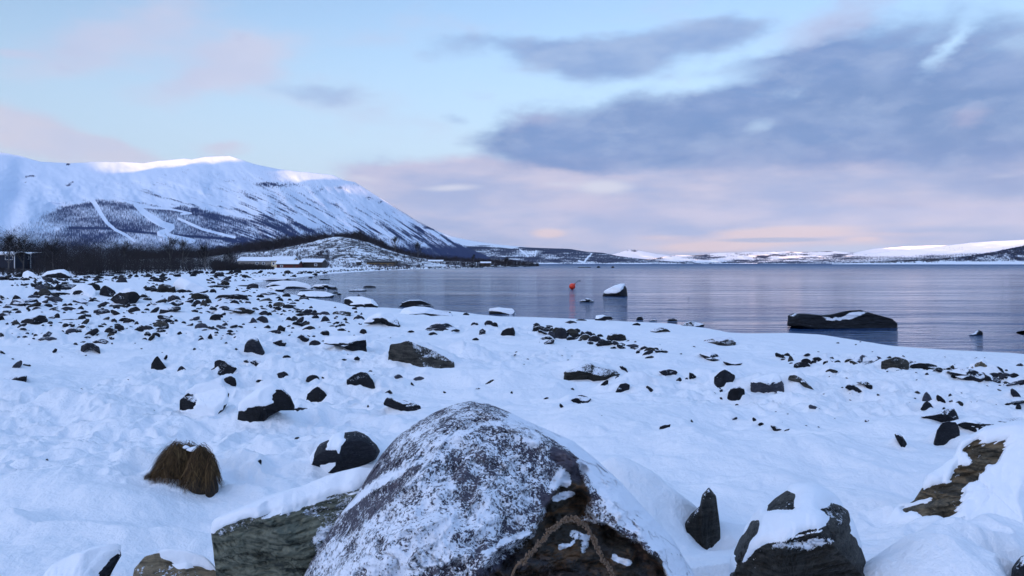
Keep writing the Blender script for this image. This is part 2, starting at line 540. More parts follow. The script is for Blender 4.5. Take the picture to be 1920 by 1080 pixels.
# ------------------------------------------------------------------ mountains: sheets of terrain with their own distance and relief
def terrain(name, pxs, top, base_py, Dtop, Dbase, vegf, mat, relief, rows=120, back=1.0, z_min=-3.0, seed=0, streakdir=None, prof=1.0):
    """hill whose crest runs along the outline `top`; falls from the crest at Dtop towards the foot at Dbase and down behind"""
    top = np.array(top, float)
    nx = len(pxs)
    tp = np.interp(pxs, top[:, 0], top[:, 1])
    tp = tp + fbm2(pxs * 0.03, pxs * 0 + seed, 3 + seed, 4) * 2.2 * np.clip((HY - tp) / 60, 0.08, 1)
    dt = np.interp(pxs, *zip(*Dtop)) if isinstance(Dtop, list) else np.full(nx, float(Dtop))
    db = np.interp(pxs, *zip(*Dbase)) if isinstance(Dbase, list) else np.full(nx, float(Dbase))
    v = np.linspace(0, 1, rows)[:, None]                       # 0 foot .. 1 crest
    py = base_py + (tp[None, :] - base_py) * v
    PX = np.repeat(pxs[None, :], rows, 0)
    step = abs(pxs[-1] - pxs[-2]); kk = np.arange(-int(90 / step), int(90 / step) + 1); g = np.exp(-(kk * step / 36.0) ** 2 / 2); g /= g.sum()
    ts = np.convolve(np.pad(tp, len(kk) // 2, mode='edge'), g, mode='valid')
    vs = np.clip((base_py - py) / np.maximum(base_py - ts, 1.0)[None, :], 0, 1.3)
    D = db[None, :] + (dt - db)[None, :] * vs ** prof
    rl = relief(PX, py, v)
    D = D + rl * np.sin(np.pi * np.clip(v, 0, 1)) ** 0.6
    X = (PX - CX) / F * D; Z = CAMZ + (HY - py) / F * D
    # foot goes under ground
    foot = np.stack([X[0], D[0] * 0.985, np.full(nx, z_min)], -1)[None]
    vis = np.stack([X, D, Z], -1)
    hb = Z[-1]
    bk = []
    for t in (0.12, 0.3, 0.6, 1.0):
        Yb = D[-1] + back * (0.8 * hb + 120) * t * 2.2
        bk.append(np.stack([(pxs - CX) / F * D[-1] * (1 + 0.1 * t), Yb, hb * (1 - t) + z_min * t + 0 * hb], -1))
    P = np.concatenate([foot, vis, np.array(bk)], 0)
    vg = vegf(PX, py, v)
    vg = np.concatenate([vg[:1], vg, np.repeat(vg[-1:], 4, 0)], 0)
    if streakdir is None:
        su, sv = PX, py
    else:
        su, sv = streakdir(PX, py)
    su = np.concatenate([su[:1], su, np.repeat(su[-1:], 4, 0)], 0)
    sv = np.concatenate([sv[:1], sv, np.repeat(sv[-1:] - 30, 4, 0)], 0)
    ny = P.shape[0]
    return tag(make_mesh(name, P.reshape(-1, 3), grid_faces(ny, nx), mat, {'veg': vg, 'su': su, 'sv': sv}), kind='structure')


MTOP = [(-1700, 440), (-1300, 380), (-1000, 345), (-750, 330), (-500, 300), (-200, 280), (-80, 276), (0, 286), (40, 293), (75, 303), (130, 306), (200, 303), (270, 306), (300, 301), (345, 297), (360, 299), (385, 294),
        (430, 292), (455, 300), (480, 308), (520, 317), (560, 322), (600, 326), (625, 329), (645, 338), (665, 342), (700, 364), (740, 388), (760, 400), (790, 418),
        (830, 438), (850, 452), (880, 466), (905, 476), (930, 483), (960, 488), (990, 491.5), (1020, 493)]


def polyline_d(px, py, pts):
    d = np.full(px.shape, 1e9)
    for (ax, ay), (bx, by) in zip(pts[:-1], pts[1:]):
        ex, ey = bx - ax, by - ay
        t = np.clip(((px - ax) * ex + (py - ay) * ey) / (ex * ex + ey * ey), 0, 1)
        d = np.minimum(d, np.hypot(px - ax - t * ex, py - ay - t * ey))
    return d


_fx = np.linspace(-500, 1100, 1601)
_fy = np.cumsum(np.tan(np.radians(np.interp(_fx, [0, 200, 400, 600, 750, 850, 1000], [5, 9, 17, 29, 34, 32, 24]))))


def FALL(px):
    return np.interp(px, _fx, _fy)


def mtn_streak(px, py):
    # streaks follow the fall line: level with the slope on the left, steeper towards the nose
    return px * 1.1, (py - FALL(px)) * 0.9


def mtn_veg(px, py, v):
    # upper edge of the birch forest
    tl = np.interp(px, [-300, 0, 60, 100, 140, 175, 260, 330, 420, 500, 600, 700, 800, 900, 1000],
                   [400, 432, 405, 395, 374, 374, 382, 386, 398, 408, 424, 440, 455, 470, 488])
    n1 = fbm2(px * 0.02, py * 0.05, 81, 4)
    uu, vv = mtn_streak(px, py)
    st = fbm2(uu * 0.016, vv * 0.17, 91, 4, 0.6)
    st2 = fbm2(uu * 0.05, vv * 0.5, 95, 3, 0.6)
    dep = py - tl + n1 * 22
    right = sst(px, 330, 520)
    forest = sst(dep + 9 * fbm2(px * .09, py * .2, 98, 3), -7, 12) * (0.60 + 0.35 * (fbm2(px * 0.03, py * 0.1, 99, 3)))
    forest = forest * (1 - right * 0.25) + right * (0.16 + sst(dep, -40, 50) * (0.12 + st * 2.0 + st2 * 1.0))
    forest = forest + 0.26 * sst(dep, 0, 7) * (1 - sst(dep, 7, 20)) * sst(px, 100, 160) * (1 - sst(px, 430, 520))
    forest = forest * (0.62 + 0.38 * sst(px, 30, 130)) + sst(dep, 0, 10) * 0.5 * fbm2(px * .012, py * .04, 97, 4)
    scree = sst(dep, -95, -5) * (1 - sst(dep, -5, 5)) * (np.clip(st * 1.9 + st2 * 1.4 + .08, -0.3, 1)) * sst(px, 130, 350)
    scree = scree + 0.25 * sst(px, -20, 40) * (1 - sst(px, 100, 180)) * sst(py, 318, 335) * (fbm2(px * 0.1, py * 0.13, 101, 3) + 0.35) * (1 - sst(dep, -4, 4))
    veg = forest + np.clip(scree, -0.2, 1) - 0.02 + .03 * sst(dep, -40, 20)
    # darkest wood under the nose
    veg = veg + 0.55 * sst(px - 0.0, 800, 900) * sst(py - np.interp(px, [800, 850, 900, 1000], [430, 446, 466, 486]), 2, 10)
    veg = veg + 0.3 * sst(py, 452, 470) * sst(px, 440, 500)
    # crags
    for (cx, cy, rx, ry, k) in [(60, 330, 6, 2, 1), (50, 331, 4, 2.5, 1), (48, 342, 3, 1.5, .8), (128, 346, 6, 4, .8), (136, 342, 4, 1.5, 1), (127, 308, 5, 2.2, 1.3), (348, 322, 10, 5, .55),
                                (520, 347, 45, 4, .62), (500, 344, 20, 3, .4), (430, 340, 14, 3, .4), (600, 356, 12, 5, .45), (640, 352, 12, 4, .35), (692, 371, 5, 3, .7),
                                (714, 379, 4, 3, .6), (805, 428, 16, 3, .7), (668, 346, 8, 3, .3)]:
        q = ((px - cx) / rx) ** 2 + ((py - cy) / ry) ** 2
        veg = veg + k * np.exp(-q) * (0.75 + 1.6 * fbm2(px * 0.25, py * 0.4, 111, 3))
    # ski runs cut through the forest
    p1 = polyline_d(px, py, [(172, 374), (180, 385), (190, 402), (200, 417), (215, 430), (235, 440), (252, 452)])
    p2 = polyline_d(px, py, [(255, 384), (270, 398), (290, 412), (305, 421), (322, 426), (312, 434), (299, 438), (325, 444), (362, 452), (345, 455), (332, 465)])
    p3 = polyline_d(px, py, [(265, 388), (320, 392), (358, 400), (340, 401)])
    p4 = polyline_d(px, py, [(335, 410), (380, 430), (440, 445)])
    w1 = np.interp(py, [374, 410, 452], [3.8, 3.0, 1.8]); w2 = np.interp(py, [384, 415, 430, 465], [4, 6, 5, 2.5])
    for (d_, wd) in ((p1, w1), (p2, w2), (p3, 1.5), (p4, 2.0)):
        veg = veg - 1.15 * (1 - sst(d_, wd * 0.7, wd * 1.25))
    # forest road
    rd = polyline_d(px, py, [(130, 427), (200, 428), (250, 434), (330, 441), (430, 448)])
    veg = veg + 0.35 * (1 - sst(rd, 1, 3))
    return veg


def mtn_relief(px, py, v):
    uu, vv = mtn_streak(px, py)
    r = fbm2(uu * 0.007, vv * 0.013, 121, 5, 0.5) * 1000
    r = r + fbm2(uu * 0.02, vv * 0.05, 131, 4, 0.6) * 60
    # side valley on the far left and the shoulder of the nose
    r = r + 260 * np.exp(-((px - 10 - (440 - py) * 0.25) / 22) ** 2)
    r = r - 350 * np.exp(-((px - 590) / 60) ** 2 - ((py - 345) / 26) ** 2)
    r = r - 300 * np.exp(-((px - 300) / 120) ** 2 - ((py - 330) / 18) ** 2)
    return r


def build_mountains():
    pxs = np.concatenate([np.linspace(-1700, -425, 130), np.linspace(-420, 1020, 1441)])
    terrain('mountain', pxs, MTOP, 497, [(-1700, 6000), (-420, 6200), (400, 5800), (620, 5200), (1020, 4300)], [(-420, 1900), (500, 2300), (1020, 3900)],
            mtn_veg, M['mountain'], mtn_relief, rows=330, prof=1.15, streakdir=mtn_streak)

    # pale snow mountain beyond its end
    def vz(px, py, v): return 0.05 + 0.25 * fbm2(px * 0.05, py * 0.3, 141, 3) + 0.6 * np.exp(-((px - 905) / 20) ** 2 - ((py - 461) / 1.6) ** 2)
    terrain('far_hills', np.linspace(760, 1120, 200), [(760, 420), (820, 433), (850, 444), (890, 452), (930, 458), (980, 463), (1060, 470), (1120, 480)], 495, 11000, 8500, vz, M['hills'],
            lambda px, py, v: fbm2(px * 0.02, py * 0.06, 151, 4) * 900, rows=40, seed=4)

    # wooded hill range with two cleared runs
    def v2(px, py, v):
        r = 0.62 + 1.3 * fbm2(px * 0.03, py * 0.35, 161, 4) + 0.25 * v
        r = r - 0.22 * sst(px, 950, 980) * (1 - sst(px, 1000, 1012)) * sst(py, 466, 469) * (1 - sst(py, 480, 484))
        for pl, wd in (([(975, 468), (985, 476), (990, 481)], 1.3), ([(1005, 470), (1003, 480)], .9), ([(1109, 476), (1100, 485), (1095, 492), (1085, 489)], 1.5)):
            r = r - .8 * (1 - sst(polyline_d(px, py, pl), wd * .7, wd * 1.3))
        r = r - 0.3 * sst(py, 491.8, 493.2)
        return r
    terrain('hills', np.linspace(840, 1330, 560), [(840, 458), (880, 461.5), (930, 463.5), (960, 466), (975, 463), (1000, 464), (1030, 465.5), (1050, 466), (1070, 467), (1100, 472), (1130, 474),
            (1160, 480), (1200, 485), (1240, 489), (1290, 492), (1330, 494)], 495, 5200, 3600, v2, M['hills'], lambda px, py, v: fbm2(px * 0.015, py * 0.06, 171, 4) * 700, rows=60, seed=5)

    # far shore, low and sunlit
    def v3(px, py, v):
        return 0.40 + 2.2 * fbm2(px * 0.035, py * 0.35, 181, 4) + 0.35 * sst(py, 490, 493.5) + 0.15 * sst(px, 1600, 1680)
    terrain('far_shore', np.linspace(1130, 1800, 700), [(1130, 493), (1180, 489), (1230, 484), (1265, 478), (1300, 479), (1350, 474), (1400, 473), (1450, 471), (1500, 473), (1560, 471),
            (1620, 475), (1680, 478), (1740, 482), (1800, 488)], 495.2, 8500, 7600, v3, M['hills'],
            lambda px, py, v: fbm2(px * 0.014, py * 0.06, 191, 4) * 900, rows=60, seed=6)

    # high tops half lost in cloud
    def v4(px, py, v):
        r = -0.25 + 0.0 * px
        for (cx, cy, rx, ry, k) in [(1187, 470, 16, 3.5, .9), (1182, 466, 5, 2.5, .7), (1640, 456, 9, 4, .5), (1690, 455, 5, 2.5, .9), (1735, 453, 6, 2, .7), (1738, 448, 8, 2, .6), (1610, 461, 10, 3, .5), (1700, 462, 20, 3, .3)]:
            r = r + k * np.exp(-((px - cx) / rx) ** 2 - ((py - cy) / ry) ** 2) * (1 + 1.5 * fbm2(px * .2, py * .3, 201, 3))
        return r
    terrain('far_peaks', np.linspace(1080, 2050, 500), [(1080, 492), (1120, 484), (1160, 474), (1182, 467), (1200, 470), (1230, 476), (1280, 482), (1350, 486), (1500, 487), (1600, 474), (1640, 466), (1700, 462), (1760, 460), (1850, 462), (2050, 462)], 495.2, 17000, 12500, v4, M['hills'],
            lambda px, py, v: fbm2(px * 0.01, py * 0.03, 211, 5) * 3000, rows=50, seed=7)

    # long sunlit slope at the right
    def v5(px, py, v):
        low = py - np.interp(px, [1480, 1600, 1700, 1800, 1920, 2100], [484, 480, 478, 476, 472, 466])
        return 0.03 + 0.9 * fbm2(px * 0.02, py * 0.25, 221, 4) + 0.5 * sst(low, -3, 4)
    terrain('sunlit_hills', np.linspace(1420, 3000, 700), [(1420, 493), (1500, 488), (1560, 484), (1620, 478), (1660, 473), (1700, 468.5), (1760, 462), (1820, 455.5), (1870, 452), (1920, 449), (2000, 440), (2300, 410)],
            495.2, 6000, 5200, v5, M['hills'], lambda px, py, v: fbm2(px * 0.01, py * 0.05, 231, 4) * 350, rows=60, seed=8)

    # near headland at the right, open birch wood over snow
    def v6(px, py, v):
        bank = 1 - sst(py, 489, 491.5)
        return bank * (0.72 + 1.1 * fbm2(px * 0.08, py * 0.3, 241, 3) + 0.35 * sst(v, 0.65, 1.0)) - 0.05
    terrain('headland', np.linspace(1560, 3000, 1000), [(1560, 494.6), (1600, 493), (1640, 491.5), (1700, 488), (1760, 485), (1800, 482), (1840, 476), (1870, 471), (1900, 464), (1930, 459), (2000, 446), (2300, 400)],
            496.2, [(1560, 2600), (1700, 2600), (2300, 2300)], [(1560, 2200), (2300, 1750)], v6, M['hills'], lambda px, py, v: fbm2(px * 0.02, py * 0.08, 251, 4) * 120, rows=50, seed=9)


# ------------------------------------------------------------------ unseen ridge added behind the camera, crest shaped for shade and sun patches
def build_haze():
    v, q = boxv(-20500, 20500, -20500, 21500, -5, 1500)
    m = bpy.data.materials.new('haze_air'); m.use_nodes = True; n = NT(m.node_tree)
    vol = n.new('ShaderNodeVolumePrincipled'); o = n.new('ShaderNodeOutputMaterial'); n.l.new(vol.outputs[0], o.inputs['Volume'])
    vol.inputs['Color'].default_value = (0.72, 0.84, 1.0, 1); vol.inputs['Density'].default_value = 1.6e-5; vol.inputs['Anisotropy'].default_value = 0.0
    tag(make_mesh('haze', v, q, m, None, smooth=False), kind='stuff')


def build_shade_ridge():
    perp = np.array([-SUNH[1], SUNH[0]])                    # across the sun's direction
    tanE = math.tan(SUN_EL)
    # (px, py, distance) on the far slopes down to where the sun still reaches
    marks = [(-300, 290, 6000), (-60, 280, 5900), (0, 282, 5800), (40, 270, 5800), (90, 285, 5500), (140, 305, 5400), (190, 318, 5300), (230, 312, 5300), (262, 300, 5400), (285, 307, 5400), (335, 306, 5500), (350, 296, 5500), (365, 302, 5600), (400, 304, 5600), (440, 303, 5700),
             (470, 292, 5500), (505, 295, 5300), (530, 332, 5300), (560, 345, 5100), (600, 350, 5000), (620, 340, 5100), (640, 325, 5100), (660, 320, 5150), (760, 385, 4900), (860, 425, 6500), (930, 445, 9000),
             (1000, 462, 8000), (1100, 465, 8000), (1180, 484, 8500), (1240, 491, 8500), (1300, 492, 8500), (1380, 492.5, 8200), (1480, 492, 5600), (1600, 490, 5600), (1700, 487, 5700), (1800, 484, 5900), (1900, 481, 6000), (2100, 475, 5800)]
    q = []; h = []
    for (px, py, D) in marks:
        p = np.array([(px - CX) / F * D, D]); z = CAMZ + (HY - py) / F * D
        q.append(float(p @ perp)); h.append(z + (3500 - float(p @ SUNH)) * tanE)
    o = np.argsort(q); q = np.array(q)[o]; h = np.array(h)[o]
    Q = np.linspace(-9000, 6000, 500)
    H = np.interp(Q, q, h)
    offs = np.array([-2600, -1800, -900, -300, 0, 260, 800, 1600, 2600.0])
    frac = np.array([0, .3, .68, .93, 1.0, .95, .7, .35, 0])
    P = []
    for of, fr in zip(offs, frac):
        base = SUNH[None, :] * (3500 + of) + perp[None, :] * Q[:, None]
        rough = fbm2(Q * 0.002, Q * 0 + of * 0.002, 261, 4) * 300 * (1 - abs(fr * 2 - 1)) * (0 if fr == 1.0 else 1)
        P.append(np.stack([base[:, 0], base[:, 1], H * fr + rough - 2], -1))
    P = np.array(P)
    PX = np.repeat(Q[None] * 0.3, len(offs), 0)
    veg = np.repeat((0.5 - 0.6 * frac)[:, None], len(Q), 1)
    tag(make_mesh('shade_ridge', P.reshape(-1, 3), grid_faces(len(offs), len(Q)), M['hills'], {'veg': veg, 'su': PX, 'sv': P[..., 2] * .3}), kind='structure')

# ------------------------------------------------------------------ stone and snow materials
def rock_mat(name, dark, light, brown, strata=0.5, snowscale=1.0, fine=90.0, rot=(0.3, 0.2, 0.5)):
    m, n, b = material(name)
    co = n.new('ShaderNodeTexCoord').outputs['Object']
    info = n.new('ShaderNodeObjectInfo').outputs['Random']
    a1 = n.noise(co, 5, 6, 0.65)
    a2 = n.noise(n.mapping(co, rot=rot, sc=(1, 1.5, 9)), 4.5, 5, 0.65, 0.6)
    a3 = n.noise(co, 55, 3, 0.6)
    f = n.math('ADD', n.math('ADD', n.math('MULTIPLY', a1, 0.5), n.math('MULTIPLY', a2, strata)), n.math('MULTIPLY', a3, 0.35))
    f = n.sstep(f, 0.45 + 0.5 * strata * 0.5, 0.75 + 0.5 * strata * 0.7)
    base = n.mix(f, dark, light)
    tint = n.math('ADD', attr(n, 'tint'), n.math('MULTIPLY', n.math('SUBTRACT', a1, 0.5), 0.9))
    base = n.mix(n.sstep(tint, 0.3, 0.8), base, n.mix(n.sstep(a2, 0.45, 0.65), (0.026, 0.023, 0.018, 1), brown))
    wn_ = n.new('ShaderNodeTexNoise'); n.put(wn_.inputs['Vector'], co); wn_.inputs['Scale'].default_value = 2.6; wn_.inputs['Detail'].default_value = 5
    wa = n.new('ShaderNodeVectorMath', operation='MULTIPLY_ADD'); n.put(wa.inputs[0], wn_.outputs[1]); wa.inputs[1].default_value = (0.9, 0.9, 0.9); n.put(wa.inputs[2], co)
    cw = wa.outputs[0]
    vor = n.new('ShaderNodeTexVoronoi', feature='DISTANCE_TO_EDGE'); n.put(vor.inputs['Vector'], n.mapping(cw, rot=rot, sc=(1, 0.8, 3.4))); vor.inputs['Scale'].default_value = 2.3
    crack = n.math('MAXIMUM', n.sstep(vor.outputs['Distance'], 0.0, 0.02), n.sstep(a1, 0.42, 0.5))
    base = n.mix(crack, n.mix(0.6, base, (0.01, 0.01, 0.012, 1)), base)
    hue = n.new('ShaderNodeHueSaturation'); n.put(hue.inputs['Color'], base); n.put(hue.inputs['Value'], n.math('MULTIPLY_ADD', n.math('POWER', info, 2.0), 1.5, 0.7))
    base = hue.outputs[0]
    # rime and blown snow
    d = attr(n, 'dust')
    s1 = n.noise(co, fine, 3, 0.7); s2 = n.noise(co, 9 * snowscale, 5, 0.7); s3 = n.noise(co, fine * 0.35, 4, 0.65)
    sp = n.math('ADD', n.math('ADD', n.math('MULTIPLY', s1, 0.42), n.math('MULTIPLY', s2, 0.26)), n.math('MULTIPLY', s3, 0.32))
    sn = n.sstep(n.math('ADD', n.math('MULTIPLY', n.math('SUBTRACT', sp, 0.5), 2.6), d), 0.43, 0.57)
    n.put(b.inputs['Base Color'], n.mix(sn, base, (0.8, 0.84, 0.9, 1)))
    n.put(b.inputs['Roughness'], n.sstep(sn, 0, 1, 0.7, 0.85)); b.inputs['Specular IOR Level'].default_value = 0.22
    h = n.math('ADD', n.math('ADD', n.math('MULTIPLY', a1, 0.03), n.math('MULTIPLY', a2, 0.03 * strata)), n.math('MULTIPLY', a3, 0.006))
    h = n.math('ADD', n.math('ADD', h, n.math('MULTIPLY', sn, 0.005)), n.math('MULTIPLY', crack, 0.012))
    bump(n, b, h, 0.9, 1.0)
    return m


M['rock'] = rock_mat('dark_stone', (0.004, 0.005, 0.008, 1), (0.022, 0.023, 0.028, 1), (0.07, 0.045, 0.03, 1))
M['rock_olive'] = rock_mat('olive_stone', (0.009, 0.009, 0.008, 1), (0.048, 0.045, 0.038, 1), (0.09, 0.06, 0.03, 1), 0.7)
M['rock_grey'] = rock_mat('grey_stone', (0.018, 0.02, 0.028, 1), (0.07, 0.072, 0.085, 1), (0.1, 0.07, 0.05, 1), 0.4)
M['boulder'] = rock_mat('boulder_stone', (0.055, 0.05, 0.068, 1), (0.23, 0.205, 0.215, 1), (0.10, 0.055, 0.026, 1), 0.22, 0.8, 125.0, (0.2, 0.5, 0.1))
M['slate'] = rock_mat('green_slate', (0.024, 0.031, 0.026, 1), (0.18, 0.19, 0.14, 1), (0.12, 0.08, 0.045, 1), 1.1, 1.2, 110.0, (0.1, 0.45, 0.0))
M['brownrock'] = rock_mat('brown_stone', (0.03, 0.025, 0.017, 1), (0.19, 0.155, 0.10, 1), (0.2, 0.11, 0.045, 1), 0.9, 1.0, 70.0, (0.4, -0.6, 0.2))

m, n, b = material('snow_cap')
co = n.new('ShaderNodeTexCoord').outputs['Object']
n.put(b.inputs['Base Color'], n.mix(n.noise(co, 3, 3), (0.83, 0.87, 0.91, 1), (0.88, 0.9, 0.93, 1)))
b.inputs['Roughness'].default_value = 0.75; b.inputs['Specular IOR Level'].default_value = 0.3
bump(n, b, n.math('ADD', n.math('MULTIPLY', n.noise(co, 14, 4, 0.6), 0.02), n.math('MULTIPLY', n.noise(co, 110, 3, 0.6), 0.0035)), 0.5, 1.0)
M['cap'] = m


def resample(pts, nA, jitter, seed, minr=0.0):
    P = np.array(pts, float)
    # centroid of the polygon
    x, y = P[:, 0], P[:, 1]; x2, y2 = np.roll(x, -1), np.roll(y, -1)
    cr = x * y2 - x2 * y; A = cr.sum() / 2
    if abs(A) < 1e-6:
        c = P.mean(0)
    else:
        c = np.array([((x + x2) * cr).sum() / (6 * A), ((y + y2) * cr).sum() / (6 * A)])
    th = np.linspace(0, 2 * np.pi, nA, endpoint=False)
    sc = np.array([max(np.ptp(x), 1), max(np.ptp(y), 1)])
    dirs = np.stack([np.cos(th), np.sin(th)], 1) * sc
    r = np.zeros(nA)
    for i in range(len(P)):
        a = P[i] - c; e = P[(i + 1) % len(P)] - P[i]
        den = dirs[:, 0] * e[1] - dirs[:, 1] * e[0]
        den = np.where(abs(den) < 1e-9, 1e-9, den)
        t = (a[0] * e[1] - a[1] * e[0]) / den
        u = (a[0] * dirs[:, 1] - a[1] * dirs[:, 0]) / den
        ok = (t > 0) & (u >= -1e-6) & (u <= 1 + 1e-6)
        r = np.where(ok & (t > r), t, r)
    r = np.where(r <= 0, r[r > 0].mean() if (r > 0).any() else 0.5, r)
    r = r * (1 + jitter * 2 * fbm2(np.cos(th) * 3 + seed, np.sin(th) * 3 + 5, seed, 4, 0.6))
    return c, th, dirs, r


def solid(pts, Y0, Df, Db, nA=24, nR=7, jit=0.05, seed=0, lean=0.3, rough=0.06, facets=4, pw=2.2, freq=3.0):
    """closed stone whose outline seen from the shore path follows pts; Df/Db are its depth in front of and behind Y0 (m).
    returns world points, faces, pixel positions"""
    c, th, dirs, r = resample(pts, nA, jit, seed)
    rs = random.Random(seed * 7 + 1)
    rings = []
    ymin, ymax = min(p[1] for p in pts), max(p[1] for p in pts)
    pls = [[(rs.uniform(0.55, 1.0), rs.uniform(0, 6.283), rs.uniform(0.25, 0.8)) for _ in range(facets)] for _ in range(2)]
    front = []; back = []
    for side, D, store in ((0, Df, front), (1, Db, back)):
        for j in range(nR, -1, -1):
            rho = math.sin(math.pi / 2 * j / nR)
            if j == nR and side == 1:
                continue
            q = dirs * (r * rho)[:, None]
            px = c[0] + q[:, 0]; py = c[1] + q[:, 1]
            if j == 0:
                px = px[:1]; py = py[:1]
            env = (max(0.0, 1 - rho ** pw)) ** (1 / pw)
            e = np.full(px.shape, env)
            if j > 0:
                for (cc_, an, g) in pls[side]:
                    e = np.minimum(e, np.maximum(cc_ + g * rho * np.cos(th[:len(px)] - an), 0.12) * (1.0 if env > 0 else 1))
                e = np.minimum(e, env)
            else:
                for (cc_, an, g) in pls[side]:
                    e = np.minimum(e, cc_)
            up = (ymax - py) / max(ymax - ymin, 1)
            sh = lean * (up - 0.5) * (Df + Db) * 0.5
            nn = rough * (Df + Db) * fbm2(px * freq / max(np.ptp(np.array(pts)[:, 0]), 1) * 2 + seed, py * freq / max(ymax - ymin, 1) + side * 9, seed + 3, 4, 0.55)
            Yv = Y0 + sh + (e * D * (1 if side else -1)) + nn * env
            store.append(np.stack([px, py, Yv], 1))
    # order: front centre -> rim -> back centre
    seq = front[::-1] + back
    V = np.concatenate(seq)
    faces = []
    off = [0]
    for s in seq:
        off.append(off[-1] + len(s))
    for k in range(len(seq) - 1):
        A, B = seq[k], seq[k + 1]
        a0, b0 = off[k], off[k + 1]
        for i in range(nA):
            i2 = (i + 1) % nA
            if len(A) == 1:
                faces.append((a0, b0 + i, b0 + i2)); continue
            if len(B) == 1:
                faces.append((a0 + i, b0, a0 + i2)); continue
            faces.append((a0 + i, b0 + i, b0 + i2)); faces.append((a0 + i, b0 + i2, a0 + i2))
    W = np.stack([(V[:, 0] - CX) / F * V[:, 2], V[:, 2], CAMZ + (HY - V[:, 1]) / F * V[:, 2]], 1)
    return W, np.array(faces, np.int32), V[:, 0], V[:, 1], (nA, len(seq))


def vnormals(W, faces):
    a, b, c = W[faces[:, 0]], W[faces[:, 1]], W[faces[:, 2]]
    fn = np.cross(b - a, c - a)
    N = np.zeros_like(W)
    for k in range(3):
        np.add.at(N, faces[:, k], fn)
    L = np.linalg.norm(N, axis=1, keepdims=True)
    N = N / np.maximum(L, 1e-12)
    # outward
    if ((W - W.mean(0)) * N).sum() < 0:
        N = -N
        return N, True
    return N, False


def smooth_attr(v, faces, n):
    for _ in range(n):
        s = v.copy(); cnt = np.ones(len(v))
        for a, b in ((0, 1), (1, 2), (2, 0)):
            np.add.at(s, faces[:, a], v[faces[:, b]]); np.add.at(cnt, faces[:, a], 1)
            np.add.at(s, faces[:, b], v[faces[:, a]]); np.add.at(cnt, faces[:, b], 1)
        v = s / cnt
    return v


ROCKS = []


def ground_z(x, y):
    z = float(land(np.array([x]), np.array([y]))[0])
    return z


